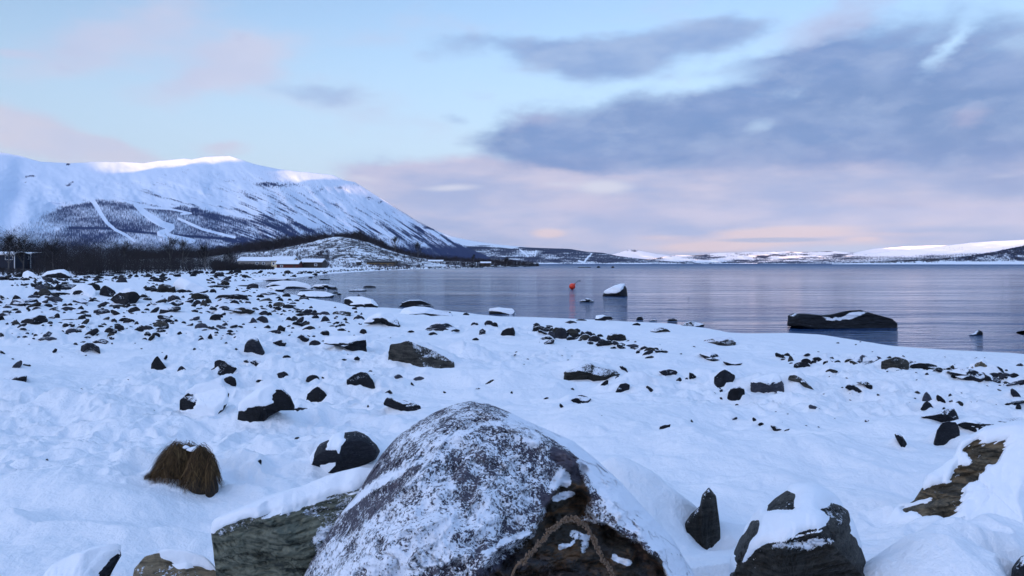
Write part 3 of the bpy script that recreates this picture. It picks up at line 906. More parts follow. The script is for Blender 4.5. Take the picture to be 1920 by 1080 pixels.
def place_rock(name, cat, label, group, pts, mat='rock', Y=None, depth=None, res=(24, 7), cap=None, bare=None, capt=0.05, dust=0.0, topdust=0.6,
               dustpoly=None, tintpoly=None, tint=0.15, seed=1, jit=0.04, lean=0.35, rough=0.06, facets=4, ext=0.45, flat=False, mound=True, warp=1.0, dustfn=None, pw=2.2, relief=None):
    P = np.array(pts, float)
    x0, x1 = P[:, 0].min(), P[:, 0].max(); y0, y1 = P[:, 1].min(), P[:, 1].max()
    wpx, hpx = x1 - x0, y1 - y0
    cx = (x0 + x1) / 2
    Yb = Y if Y is not None else hit(cx, y1)
    W_m = wpx / F * Yb; H_m = hpx / F * Yb
    D = depth if depth is not None else max(0.32 * W_m, 0.45 * H_m)
    Y0 = Yb + 0.5 * D if Y is None else Yb
    # lower edge runs on below the snow
    ys = y1 - 0.35 * hpx
    pp = []
    for (a, b) in pts:
        k = max(0.0, (b - ys) / max(y1 - ys, 1e-6))
        pp.append((a, b + ext * hpx * k))
    W, faces, VX, VY, _ = solid(pp, Y0, D, D * 1.1, res[0], res[1], jit, seed, lean, rough, facets, pw)
    N, flip = vnormals(W, faces)
    if flip:
        faces = faces[:, ::-1]
    nz = N[:, 2]
    dv = sst(nz, 0.35, 0.9) * topdust + dust + 0.25 * fbm2(VX * 0.06 + seed, VY * 0.09, seed, 3)
    tv = np.full(len(W), tint)
    wx = VX + warp * 18 * fbm2(VX * 0.04, VY * 0.04, seed + 5, 5, 0.65); wy = VY + warp * 18 * fbm2(VX * 0.035 + 40, VY * 0.035, seed + 6, 4, 0.6)
    for (poly, val) in (dustpoly or []):
        ins = smooth_attr(inpoly(wx, wy, poly).astype(float), faces, 1)
        dv = dv * (1 - ins) + (val + 0.25 * fbm2(VX * 0.05, VY * 0.05, seed + 8, 3)) * ins
    if dustfn is not None:
        dv = dustfn(wx, wy, dv)
    for (poly, val) in (tintpoly or []):
        ins = smooth_attr(inpoly(wx, wy, poly).astype(float), faces, 2)
        tv = tv * (1 - ins) + val * ins
    S = None
    if cap is not None or bare is not None:
        if bare is not None:
            S = np.ones(len(W))
            for poly in bare:
                S = np.where(inpoly(wx, wy, poly), 0, S)
            S = np.where(nz < -0.35, 0, S)
        else:
            S = sst(nz + 0.5 * fbm2(VX * 0.05 + 9, VY * 0.05, seed + 2, 4), cap[0], cap[1])
        S = smooth_attr(S, faces, 4 if res[0] > 150 else (2 if res[0] > 60 else 1))
    if relief is not None:
        dY = relief(VX, VY) * (W[:, 1] < Y0 + 0.1) * (1 if S is None else (1 - S) ** 2)
        sc_ = (W[:, 1] + dY) / W[:, 1]
        W = np.stack([W[:, 0] * sc_, W[:, 1] * sc_, CAMZ + (W[:, 2] - CAMZ) * sc_], 1)
        N, _f = vnormals(W, faces)
    rec = dict(name=name, cat=cat, label=label, group=group, W=W, faces=faces, attrs={'dust': dv, 'tint': tv}, S=S, N=N, capt=capt, mat=mat, flat=flat,
               base=(float(W[:, 0].mean()), float(Y0), float(max(W[:, 2].min(), -1.0))), px=(cx, (y0 + y1) / 2, wpx, hpx), Y0=Y0, D=D, Hm=H_m, Wm=W_m)
    if mound and wpx > 7 and Y is None and y1 < 1000:
        MOUNDS.append((W[:, 0].mean(), Y0 + D * 0.95, W_m * 0.52, D * 1.0 + 0.05, H_m * (0.5 if mound is True else mound)))
    if Y is None and wpx > 11 and y1 < 1030 and H_m < 1.5:      # hollow scoured by the wind in front of the stone
        MOUNDS.append((W[:, 0].mean(), Yb - 0.12 * D - .03, W_m * .55, .45 * D + .06, -min(.12 * H_m + .02, .07)))
    ROCKS.append(rec)
    return rec


def emit_rock(r):
    base = r['base']
    if r['S'] is None:
        o = make_mesh(r['name'], r['W'], r['faces'], M[r['mat']], r['attrs'], smooth=not r['flat'], loc=base)
        return tag(o, r['label'], r['cat'], r['group'])
    root = empty(r['name'], base)
    tag(root, r['label'], r['cat'], r['group'])
    make_mesh('rock', r['W'], r['faces'], M[r['mat']], r['attrs'], smooth=not r['flat'], parent=root, loc=base)
    S = r['S']; N = r['N']; W = r['W']
    thick = r['capt'] * 0.62 * (0.75 + 0.6 * (0.5 + fbm2(W[:, 0] * 3 / max(r['Wm'], .3) + 3, W[:, 2] * 5 / max(r['Hm'], .2), 7, 3)))
    up = np.maximum(N[:, 2], 0.15)[:, None]
    C_ = W + np.array([0, 0, 1.0])[None] * (thick * np.sqrt(S))[:, None] * up + N * (0.25 * thick * S - 0.18 * r['capt'] * (1 - S))[:, None]
    keep = (S[r['faces']] > 0.03).any(1)
    fc = r['faces'][keep]
    used = np.unique(fc); mp = np.full(len(W), -1); mp[used] = np.arange(len(used))
    make_mesh('snow_cap', C_[used], mp[fc], M['cap'], None, smooth=True, parent=root, loc=base)
    return root


def shape(style, x0, y0, x1, y1, rs):
    w, h = x1 - x0, y1 - y0
    if style == 't':
        k = rs.uniform(0.3, 0.7)
        p = [(0, 1), (k * .55, .42), (k, 0), (k + (1 - k) * .5, .38 + rs.uniform(-.12, .15)), (1, .95), (.5, 1)]
    elif style == 'f':
        k = rs.uniform(0.3, 0.7)
        p = [(0, .7), (k * .4, .3), (k, 0), (k + (1 - k) * .6, .15 + rs.uniform(0, .2)), (1, .65), (.85, 1), (.2, 1)]
    elif style == 'd':
        p = [(0, .95), (.08, .5), (.28, .12), (.52, 0), (.76, .14), (.93, .52), (1, .95), (.5, 1)]
    elif style == 'l':      # leaning up to the right
        p = [(0, .95), (.3, .6), (.6, .2), (.85, 0), (1, .15), (.95, .6), (.7, .8), (.4, .95)]
    elif style == 'r':      # leaning up to the left
        p = [(1, .95), (.7, .6), (.4, .2), (.15, 0), (0, .15), (.05, .6), (.3, .8), (.6, .95)]
    else:                   # block
        p = [(0, .9), (.04, .35), (.22, .1 + rs.uniform(0, .1)), (.55, 0), (.88, .12 + rs.uniform(0, .15)), (1, .5), (.96, 1), (.4, 1)]
    return [(x0 + a * w, y0 + b * h) for a, b in p]

# ------------------------------------------------------------------ the stones of the beach
LAND = []        # (phrase, px, py) landmarks for the wording of the labels


def T(lm, label, pts, **kw):
    """a stone with an outline of its own; lm = how other labels refer to it"""
    cx = sum(p[0] for p in pts) / len(pts); cy = max(p[1] for p in pts)
    if lm:
        LAND.append((lm, cx, cy))
    kw.setdefault('seed', int(cx * 3 + cy * 7) % 9973)
    kw.setdefault('res', (40, 12)); kw.setdefault('dust', 0.07)
    return place_rock(kw.pop('name', 'stone'), kw.pop('cat', 'stone'), label, kw.pop('group', 'stones on the snowy beach'), pts, **kw)


def boulder_dust(px, py, d):
    st = 1.0 * d
    # wind-packed snow along the grooves
    for pl, wd, v in (([(700, 905), (760, 865), (800, 838), (840, 820), (905, 797), (945, 790)], 3, .7), ([(640, 960), (690, 915), (730, 895), (790, 862)], 5, .85),
                      ([(745, 830), (790, 795), (850, 775), (905, 772), (950, 790)], 4, .55), ([(960, 785), (985, 800), (1000, 830)], 12, .7),
                      ([(905, 1035), (950, 1015), (990, 1000)], 4, .8), ([(1040, 905), (1055, 897), (1062, 905)], 9, .9), ([(1040, 935), (1075, 925)], 7, .8),
                      ([(1075, 1000), (1100, 1010), (1095, 1030)], 7, .7), ([(1045, 1025), (1075, 1015)], 4, .8), ([(1150, 1045), (1180, 1055)], 7, .8)):
        k = 1 - sst(polyline_d(px, py, pl), wd * 0.6, wd * 1.6)
        st = st * (1 - k) + v * k
    return st


def boulder_relief(px, py):
    ang = math.radians(-32)
    u = px * math.cos(ang) + py * math.sin(ang); v = -px * math.sin(ang) + py * math.cos(ang)
    g = fbm2(u * 0.008, v * 0.018, 501, 4, .5)
    r = 0.10 * np.abs(g) * 2 - .05 + 0.08 * fbm2(px * .02, py * .02, 511, 6, .6)
    q = v * .011 + 1.6 * fbm2(px * .005, py * .005, 515, 3)      # split ledges
    r = r + 0.022 * sst(q - np.floor(q), 0.0, 0.10) + 0.02 * sst(np.abs(fbm2(px * .013, py * .018, 517, 4)), .015, 0.0)
    # broken hollow on the lower right and its overhanging lip
    wx = px + 30 * fbm2(px * .03, py * .03, 521, 3); wy = py + 30 * fbm2(px * .03 + 50, py * .03, 522, 3)
    hol = sst(wx - np.interp(wy, [860, 930, 960, 1010, 1080], [1075, 1030, 1015, 985, 890]), 0, 14) * sst(np.interp(wy, [860, 900, 960, 1000, 1040, 1100], [1085, 1105, 1110, 1165, 1230, 1265]) - wx, 0, 14) * sst(wy, 866, 880)
    r = r + hol * (0.10 + 0.10 * fbm2(px * .04, py * .05, 531, 4, .6))
    for cx, cy, rx, ry, k in ((1085, 915, 26, 14, -.10), (1060, 850, 16, 10, -.04), (1190, 1035, 60, 14, -.07), (1000, 1060, 60, 12, -.05), (930, 1040, 80, 8, -.03)):
        r = r + k * np.exp(-((px - cx) / rx) ** 2 - ((py - cy) / ry) ** 2)
    # blunt crest running down to the right
    d = polyline_d(px, py, [(890, 752), (985, 800), (1060, 845), (1110, 910), (1240, 1040)])
    return r - 0.05 * np.exp(-(d / 22) ** 2)


def strata_relief(px, py):
    v = py + px * .25
    return 0.05 * np.abs(fbm2(px * .01, v * .09, 541, 4, .6)) * 2 + 0.03 * fbm2(px * .03, py * .06, 551, 4)


def build_stone_specs():
    # ---- big foreground pieces
    T('the frosted foreground boulder', 'large grey foreground boulder, frosted with blown snow, with a bent brown stalk before it',
      [(560, 1100), (590, 1035), (640, 962), (668, 930), (690, 893), (716, 852), (745, 818), (782, 792), (815, 774), (850, 759), (882, 752), (915, 756), (950, 770), (985, 788),
       (1030, 806), (1075, 826), (1120, 862), (1165, 905), (1215, 960), (1260, 1008), (1300, 1075), (1340, 1160), (1400, 1330), (930, 1420), (500, 1330), (535, 1170)],
      name='boulder', cat='boulder', group=None, mat='boulder', Y=3.0, depth=1.05, res=(420, 130), jit=0.006, lean=0.5, rough=0.05, facets=3, ext=0, topdust=0.0, dust=0.46, tint=0.27, mound=False,
      pw=1.45, dustfn=boulder_dust, relief=boulder_relief,
      dustpoly=[([(930, 745), (985, 792), (1040, 826), (1078, 850), (1108, 905), (1145, 950), (1165, 985), (1205, 1005), (1240, 1045), (1262, 1110), (1500, 1500), (1500, 900), (1100, 740)], 0.98),
                ([(700, 1085), (560, 1090), (600, 1030), (660, 1000), (760, 900), (790, 850), (835, 850), (850, 900), (860, 960), (905, 900), (930, 905), (950, 960), (900, 1010), (830, 1030), (760, 1060)], 0.56),
                ([(620, 1080), (700, 1030), (760, 960), (820, 940), (880, 980), (940, 1000), (860, 1040), (760, 1090)], 0.62),
                ([(740, 790), (850, 755), (930, 765), (1040, 830), (1060, 900), (980, 960), (900, 900), (820, 840), (720, 880)], 0.50),
                ([(650, 950), (700, 880), (760, 850), (800, 870), (740, 930), (660, 1000)], 0.38),
                ([(1075, 875), (1095, 905), (1100, 935), (1080, 980), (1140, 985), (1190, 1020), (1240, 1055), (1250, 1100), (900, 1100), (930, 1060), (1000, 1015), (1030, 960), (1010, 935), (1050, 920), (1065, 890)], -0.02),
                ([(1040, 840), (1075, 855), (1085, 895), (1060, 880), (1035, 860)], 0.1),
                ([(1090, 1005), (1150, 1000), (1200, 1040), (1160, 1060), (1110, 1040)], -0.2)],
      tintpoly=[([(1040, 900), (1100, 900), (1110, 960), (1260, 1060), (1260, 1120), (890, 1120), (950, 1040), (1020, 960)], 0.75)])
    T('the green slate slab', 'greenish grey layered slab leaning against the big boulder, thick snow along its upper edge',
      [(396, 1000), (400, 982), (440, 964), (500, 940), (560, 922), (620, 900), (675, 885), (720, 890), (710, 980), (680, 1080), (640, 1200), (420, 1240), (404, 1080)],
      name='slab', cat='slab', group=None, mat='slate', Y=3.25, depth=0.42, res=(220, 60), jit=0.012, lean=0.55, rough=0.08, facets=3, ext=0, topdust=0, dust=0.05, mound=False, capt=0.028, pw=3.2, tint=0.05, relief=strata_relief,
      dustpoly=[([(560, 960), (600, 940), (680, 905), (720, 900), (660, 1010), (620, 1000), (600, 980)], 0.45), ([(405, 990), (470, 968), (560, 945), (560, 958), (480, 985), (410, 1010)], 0.4),
                ([(600, 985), (640, 1000), (600, 1040), (585, 1020)], 0.6)],
      bare=[[(380, 1003), (405, 996), (470, 972), (530, 962), (600, 938), (650, 925), (740, 900), (740, 1300), (380, 1300)]])
    T('the brown rock at bottom left', 'low brown snow-dusted rock at the bottom edge beside the green slab',
      [(244, 1100), (252, 1066), (272, 1043), (292, 1037), (325, 1035), (352, 1038), (385, 1050), (404, 1068), (412, 1120), (400, 1250), (240, 1250)],
      name='rock', cat='rock', group=None, mat='brownrock', Y=3.3, depth=0.22, res=(120, 36), ext=0, capt=0.02, topdust=.3, dust=.12, mound=False, jit=.015, tint=.3,
      bare=[[(200, 1300), (240, 1090), (255, 1055), (272, 1038), (300, 1033), (306, 1046), (330, 1056), (360, 1066), (420, 1072), (430, 1300)]])
    T('the half-buried rock at bottom left', 'snow-buried rock at the bottom left, only a dark sloping edge showing',
      [(60, 1120), (95, 1075), (140, 1052), (185, 1040), (226, 1032), (227, 1045), (212, 1068), (196, 1100), (190, 1250), (60, 1250)],
      name='rock', cat='rock', group=None, Y=3.4, depth=0.25, res=(120, 36), ext=0, capt=0.05, mound=False, jit=.015,
      bare=[[(228, 1033), (213, 1040), (200, 1058), (178, 1079), (170, 1300), (300, 1300), (300, 1030)]])
    T('the dark rock under the snow bank', 'small dark broken rock face under a rounded snow bank, right of the big boulder',
      [(1280, 1004), (1284, 980), (1296, 962), (1312, 950), (1316, 928), (1329, 914), (1343, 930), (1346, 955), (1350, 985), (1354, 1016), (1330, 1026), (1296, 1018)],
      name='rock', cat='rock', group=None, depth=0.16, res=(110, 30), jit=.02, ext=0.9, mound=False, lean=.25, topdust=.3, facets=2, rough=.14, pw=4.0, dust=.14, mat='rock_olive')
    T('the peaked dark rock at lower right', 'peaked dark rock at the lower right, snow over its shoulder, black left edge',
      [(1366, 1100), (1372, 1045), (1386, 1012), (1407, 978), (1430, 958), (1452, 936), (1478, 917), (1502, 917), (1530, 917), (1560, 934), (1590, 958), (1612, 1020), (1636, 1085), (1650, 1250), (1360, 1250)],
      name='rock', cat='rock', group=None, mat='rock_olive', Y=3.25, depth=0.5, res=(240, 66), ext=0, capt=0.035, mound=False, jit=.008, lean=.5, topdust=.15, dust=.1, tint=.2, facets=3, relief=strata_relief,
      dustpoly=[([(1440, 1018), (1500, 1012), (1565, 1010), (1568, 1022), (1500, 1030), (1450, 1028)], .62), ([(1530, 950), (1580, 945), (1590, 985), (1560, 990), (1535, 975)], .35)],
      bare=[[(1430, 971), (1443, 940), (1475, 915), (1500, 920), (1494, 940), (1496, 960), (1480, 965), (1455, 962)], [(1374, 1042), (1386, 1012), (1405, 980), (1425, 974), (1424, 1000), (1408, 1020), (1392, 1048), (1385, 1060)],
            [(1462, 1012), (1500, 1000), (1540, 995), (1552, 975), (1535, 958), (1560, 938), (1592, 958), (1600, 1000), (1640, 1085), (1680, 1260), (1340, 1260), (1366, 1085), (1400, 1050), (1430, 1024)]])
    T('the brown rock at the right edge', 'big brown rock near the right edge with heavy snow on its back',
      [(1658, 946), (1678, 930), (1713, 922), (1737, 902), (1762, 886), (1787, 866), (1800, 836), (1845, 812), (1900, 800), (1990, 795), (2010, 900), (1960, 960), (1880, 968), (1790, 962), (1765, 970), (1700, 958)],
      name='rock', cat='rock', group=None, mat='brownrock', Y=4.7, depth=0.55, res=(240, 66), capt=0.045, mound=False, jit=.01, lean=.6, tint=.45, topdust=.1, dust=.08, facets=3, relief=strata_relief, warp=2.0,
      bare=[[(1655, 948), (1672, 935), (1700, 928), (1715, 935), (1722, 925), (1740, 908), (1775, 898), (1800, 878), (1815, 862), (1795, 848), (1800, 838), (1830, 832), (1893, 828), (1890, 855), (1862, 880), (1845, 892), (1836, 890),
             (1832, 908), (1812, 925), (1816, 938), (1796, 965), (1765, 975), (1700, 962)]])
    T(None, 'dark rock corner cut off by the bottom right corner of the view', [(1893, 1100), (1897, 1060), (1912, 1042), (1950, 1035), (2000, 1050), (2010, 1250), (1890, 1250)],
      name='rock', cat='rock', group=None, Y=2.9, depth=0.2, res=(60, 16), ext=0, mound=False)
    T('the black and white split rock', 'split black rock streaked with snow, standing left of the big boulder',
      [(579, 887), (582, 860), (597, 833), (622, 822), (645, 811), (668, 808), (690, 816), (704, 830), (713, 846), (705, 860), (682, 866), (660, 878), (640, 884), (610, 886)],
      name='rock', cat='rock', group=None, res=(120, 36), capt=0.03, jit=.015, topdust=.2, depth=.3,
      bare=[[(634, 890), (628, 872), (638, 850), (645, 832), (640, 815), (655, 805), (680, 806), (720, 840), (715, 862), (690, 868), (665, 885)], [(582, 862), (598, 834), (622, 822), (626, 830), (612, 842), (598, 850)], [(578, 890), (580, 873), (596, 872), (604, 882), (602, 892)]])
    T('the snow-backed black rock', 'black rock with a thick white back of snow, left of centre',
      [(445, 778), (448, 762), (464, 748), (486, 733), (510, 726), (530, 729), (544, 742), (553, 762), (552, 770), (530, 768), (505, 774), (470, 792), (452, 786)],
      name='rock', cat='rock', group=None, res=(120, 36), capt=0.05, jit=.015,
      bare=[[(440, 765), (455, 768), (480, 766), (500, 764), (515, 758), (512, 745), (520, 725), (560, 730), (565, 775), (470, 800), (440, 790)]])
    T('the round snow-laden rock', 'rounded rock almost covered in snow, dark broken face at its left',
      [(337, 764), (337, 750), (350, 738), (366, 728), (390, 722), (415, 725), (430, 738), (425, 758), (405, 775), (375, 776), (350, 768)],
      name='rock', cat='rock', group=None, res=(110, 32), capt=0.05, jit=.015, bare=[[(330, 770), (334, 745), (352, 738), (368, 739), (374, 750), (366, 768), (350, 772)], [(424, 735), (436, 733), (436, 745), (428, 748)]])
    # ---- traced middle stones
    T('the pointed black stone', 'sharply pointed black stone standing like a tooth in the left foreground snow', [(281, 693), (284, 682), (289, 673), (295, 666), (302, 676), (312, 686), (314, 690)], pw=3)
    T('the black slab at the left edge', 'long black slab at the left edge of the beach', [(-20, 712), (0, 711), (20, 707), (34, 705), (50, 704), (51, 712), (47, 718), (20, 721), (-20, 722)], pw=3)
    T('the long black rock in mid beach', 'long black rock with crumbling right end, snow drifted over its back, mid beach',
      [(727, 671), (729, 656), (731, 645), (747, 643), (765, 638), (780, 645), (798, 651), (820, 660), (835, 667), (852, 672), (860, 679), (850, 682), (832, 680), (800, 678), (760, 674)],
      name='rock', cat='rock', res=(90, 24), pw=3.2, depth=.35, mat='rock_olive', mound=.75, cap=(1.1, 1.5))
    T('the snow-topped block', 'flat-topped block with a level white cap, behind the dark stones left of centre', [(608, 645), (610, 637), (625, 634), (660, 634), (684, 632), (687, 640), (688, 655), (668, 655), (640, 648)],
      res=(90, 24), bare=[[(600, 650), (609, 642), (640, 643), (662, 642), (680, 638), (700, 636), (700, 665), (600, 665)]], capt=.06, pw=3.5)
    T('the domed grey-black stone', 'domed black stone left of the snow-topped block', [(553, 643), (553, 636), (560, 630), (567, 625), (573, 630), (580, 635), (579, 642)])
    T(None, 'black angular stone lying just left of the domed one', [(505, 649), (512, 641), (527, 636), (531, 641), (538, 643), (534, 647)])
    T(None, 'low cracked stone tucked between the domed stone and the snow-topped block', shape('d', 578, 637, 603, 648, random.Random(3)))
    T('the cone-shaped black stone', 'cone-shaped black stone in the snow right of the snow-backed rock', [(572, 750), (576, 739), (585, 731), (596, 724), (607, 733), (618, 744), (614, 751)], pw=3)
    T('the black five-sided stone', 'black five-sided stone with a pale scratch, near the centre left', [(650, 727), (650, 712), (662, 703), (676, 697), (689, 699), (698, 711), (706, 722), (700, 727)], pw=3, mound=.7)
    T('the tilted black bar', 'tilted bar-shaped black stone just behind the big boulder', [(718, 759), (722, 750), (726, 744), (760, 751), (787, 760), (793, 768), (780, 772), (750, 766)], pw=3.4, mound=.8)
    T('the rugged stone left of centre', 'rugged upright black stone left of centre, among the beach stones', [(456, 657), (459, 646), (465, 637), (475, 631), (483, 634), (489, 645), (497, 656), (492, 663), (472, 663)])
    T(None, 'beaked flat black stone below the rugged upright one', [(453, 677), (463, 674), (480, 674), (498, 679), (505, 682), (490, 690), (470, 688), (463, 681)])
    T(None, 'thin leaning black slab right of the beaked flat stone', shape('f', 490, 683, 531, 692, random.Random(4)))
    T('the crouching black stone', 'black stone like a crouching animal, right of the pointed one', [(385, 701), (395, 692), (402, 689), (402, 678), (410, 674), (422, 677), (434, 684), (445, 691), (436, 697), (420, 699), (402, 697)])
    T(None, 'bent dark stone like spread wings in the left foreground', [(150, 658), (152, 648), (164, 642), (174, 643), (186, 650), (190, 659), (180, 656), (168, 653)])
    T('the seal-shaped rock', 'long grey-brown rock like a resting seal, right of centre', [(1055, 707), (1058, 697), (1070, 693), (1082, 688), (1098, 682), (1110, 680), (1114, 685), (1128, 689), (1142, 691), (1154, 694), (1163, 702), (1145, 707), (1120, 713), (1100, 709), (1075, 708)],
      name='rock', cat='rock', res=(110, 30), mat='rock_olive', topdust=.5, dust=.1, mound=.6)
    T(None, 'thin stone plate standing aslant behind the seal-shaped rock', [(1160, 686), (1166, 685), (1174, 690), (1180, 698), (1172, 699), (1166, 694)])
    T(None, 'black stone with snow on its right, in front of the seal-shaped rock', [(1149, 736), (1158, 727), (1163, 720), (1174, 718), (1181, 721), (1180, 730), (1166, 734)])
    T(None, 'long black stone overlapping a smaller one, right of the frosted boulder top', shape('f', 1065, 740, 1109, 752, random.Random(5)))
    T(None, 'small round black stone under the long one, right of the boulder top', shape('d', 1067, 745, 1090, 756, random.Random(6)))
    T('the lens-shaped dark stone', 'lens-shaped dark stone lying flat right of the seal-shaped rock', [(1235, 697), (1243, 693), (1255, 692), (1268, 695), (1271, 699), (1262, 703), (1245, 702)])
    T(None, 'small dark fin-shaped stone right of the lens-shaped one', [(1292, 712), (1292, 698), (1299, 700), (1306, 706), (1300, 712)])
    T('the upper of two black boulders', 'broad black stone, the upper of two standing together right of centre', [(1336, 722), (1339, 707), (1348, 698), (1358, 692), (1370, 698), (1380, 705), (1372, 716), (1358, 724)], mound=.7)
    T('the lower of two black boulders', 'upright black stone, the lower of two standing together right of centre', [(1362, 748), (1366, 735), (1372, 727), (1387, 724), (1396, 730), (1399, 752), (1390, 757), (1376, 752)], pw=3)
    T('the bird-shaped stone', 'small black stone shaped like a perching bird, on open snow right of the boulder', [(1229, 810), (1238, 799), (1246, 796), (1258, 795), (1254, 806), (1245, 809), (1240, 806)])
    T('the two-lobed brown stone', 'two-lobed brownish stone near the waterline, right of centre', [(1134, 636), (1140, 628), (1150, 623), (1160, 626), (1164, 624), (1172, 628), (1177, 637), (1155, 637)], mat='rock_olive')
    T('the thin dome stone', 'thin dome of stone showing through the shore snow by the water', [(1214, 621), (1226, 616), (1240, 613), (1251, 616), (1258, 621), (1236, 623)], mat='rock_olive')
    T('the frosted shore stone', 'frosted oblong stone with a small round companion on the smooth shore snow', [(1312, 641), (1320, 637), (1335, 634), (1352, 631), (1370, 632), (1380, 641), (1378, 645), (1345, 644), (1325, 643)], topdust=.8, mat='rock_olive')
    T(None, 'flat black stone lying in the shallow edge of the lake', shape('f', 1279, 602, 1322, 612, random.Random(8)), mound=False)
    T('the splintered slab', 'splintered slab with snow on it, right of centre near the shore', [(1308, 662), (1320, 662), (1330, 658), (1345, 664), (1362, 676), (1340, 675), (1325, 672)], topdust=1.0)
    T(None, 'blunt black stone like a dropped mitten behind the two black boulders', [(1355, 679), (1360, 676), (1368, 681), (1380, 682), (1392, 680), (1392, 687), (1372, 688)])
    T('the flat snow-roofed rock', 'grey rock roofed with smooth snow, right of the two black boulders', [(1407, 731), (1408, 716), (1430, 710), (1455, 706), (1466, 714), (1480, 734), (1468, 735), (1462, 730), (1430, 731)], res=(90, 24), capt=.06, mat='rock_grey',
      bare=[[(1400, 735), (1405, 718), (1425, 722), (1445, 718), (1463, 716), (1462, 705), (1470, 705), (1490, 740)]])
    T(None, 'wedge of brown stone with a white top, right of the snow-roofed rock', [(1477, 712), (1480, 704), (1490, 702), (1505, 710), (1528, 722), (1510, 722), (1495, 716)], mat='rock_olive', mound=.8)
    T(None, 'flat-backed black stone beside a snowy hump, right of the wedge stone', [(1584, 727), (1590, 720), (1600, 720), (1618, 731), (1605, 733)])
    T(None, 'crescent of dark stone curling round a snowy hump at the right', [(1600, 718), (1612, 715), (1626, 716), (1636, 723), (1637, 730), (1628, 727), (1618, 720)])
    T('the black fish-shaped rock', 'black rock tapering to a thin left tail, near the right edge', [(1725, 781), (1745, 778), (1762, 771), (1776, 765), (1788, 765), (1793, 773), (1797, 781), (1800, 790), (1775, 789), (1750, 786)], name='rock', cat='rock', res=(80, 22), facets=2, mound=False)
    T('the hulking black rock', 'hulking black rock right under the fish-shaped one, near the right edge', [(1746, 831), (1752, 820), (1757, 806), (1766, 793), (1778, 790), (1792, 792), (1800, 806), (1800, 820), (1782, 826), (1765, 833)], name='rock', cat='rock', res=(80, 22), pw=3, mound=.5)
    T(None, 'flat black rock with a snow patch, joining the hulking rock on its right', [(1792, 796), (1805, 790), (1830, 791), (1850, 794), (1872, 796), (1858, 806), (1845, 810), (1825, 806), (1805, 803)], name='rock', cat='rock', res=(90, 24), capt=.03,
      bare=[[(1785, 800), (1795, 788), (1880, 788), (1880, 800), (1845, 815), (1838, 802), (1815, 798)], [(1808, 806), (1830, 801), (1835, 812), (1812, 814)]])
    T(None, 'long low black stone cut by the right edge of the view', [(1870, 790), (1885, 784), (1905, 785), (1930, 785), (1940, 793), (1890, 792)])
    T('the split black stone', 'narrow split black stone sunk in a snow hollow, lower right', [(1676, 815), (1684, 811), (1692, 818), (1700, 830), (1706, 842), (1690, 835), (1682, 826)])
    T('the half-buried black wedge', 'half-buried black wedge poking from smooth snow at the right', [(1620, 795), (1622, 786), (1628, 787), (1640, 795), (1647, 798), (1632, 797)])
    T('the dark pair in open snow', 'dark stone with a small neighbour, alone in open snow right of the boulder', [(1443, 797), (1452, 798), (1466, 805), (1462, 809), (1453, 808)])
    T('the grey pyramid in the stone line', 'snow-dusted grey pyramid in the line of stones along the right shore', [(1592, 678), (1604, 669), (1618, 663), (1628, 670), (1640, 679), (1615, 680)], mat='rock_grey', topdust=1.0, dust=.2)
    T('the long arched stone', 'long arched dark stone in the shore line of stones at the right', [(1698, 690), (1708, 682), (1722, 678), (1740, 680), (1756, 685), (1768, 690), (1760, 693), (1730, 690), (1715, 687)])
    T('the brown pyramid by the right shore', 'brown pyramid-shaped rock with snow on its left flank, right shore', [(1805, 692), (1820, 688), (1832, 679), (1840, 676), (1850, 684), (1861, 697), (1835, 695)], mat='brownrock', res=(60, 16),
      bare=[[(1800, 692), (1825, 688), (1838, 676), (1870, 690), (1870, 705), (1800, 705)]], capt=.05)
    T(None, 'layered black rock with snow ledges in front of the brown pyramid', [(1775, 697), (1790, 692), (1808, 689), (1830, 694), (1845, 701), (1855, 709), (1830, 709), (1800, 706)], res=(60, 16), topdust=1.0)
    # ---- left field
    T('the broad black mound of rock', 'broad jagged black rock, biggest of the left field of stones', [(35, 606), (40, 601), (48, 596), (58, 595), (68, 591), (76, 588), (84, 590), (88, 597), (92, 603), (80, 605), (64, 608), (50, 606)], name='rock', cat='rock', res=(70, 18))
    T('the long black slab at far left', 'long low black slab with snow ledge near the left edge', [(18, 569), (24, 562), (40, 560), (60, 560), (70, 561), (77, 571), (55, 570), (38, 572)], res=(60, 16), topdust=.8)
    T('the grey snow-dusted dome', 'grey dome with snow sliding off its right, left field of stones', [(133, 570), (137, 562), (145, 559), (158, 560), (168, 566), (150, 570)], topdust=1.0, mat='rock_grey')
    T('the dark round-backed boulder', 'round boulder with pale snow back and dark left foot, left field of stones', [(130, 553), (134, 543), (144, 536), (158, 533), (172, 537), (180, 547), (182, 555), (160, 555), (145, 553)], name='rock', cat='rock', res=(80, 22), capt=.06,
      bare=[[(125, 556), (131, 545), (140, 539), (150, 541), (155, 546), (145, 549), (148, 556)]])
    T('the grey gable-shaped rock', 'dark gable-shaped rock with a snowy right slope, left field', [(184, 554), (188, 542), (196, 534), (204, 538), (214, 544), (224, 553), (205, 555)], name='rock', cat='rock', res=(60, 16), mound=.8)
    T('the slab with a snow-edged plank top', 'big tilted dark slab with a bright snow-lined upper edge, left field', [(206, 561), (216, 553), (228, 546), (242, 542), (256, 547), (264, 556), (258, 562), (244, 570), (222, 566)], name='slab', cat='slab', res=(90, 24), capt=.08,
      bare=[[(200, 566), (214, 557), (228, 549), (240, 545), (275, 545), (275, 580), (200, 580)]])
    T('the mottled snow-dusted boulder', 'mottled grey boulder beside a white hump, left field', [(312, 565), (316, 555), (324, 551), (334, 553), (342, 563), (328, 567)], mat='rock_grey', topdust=.9, dust=.2)
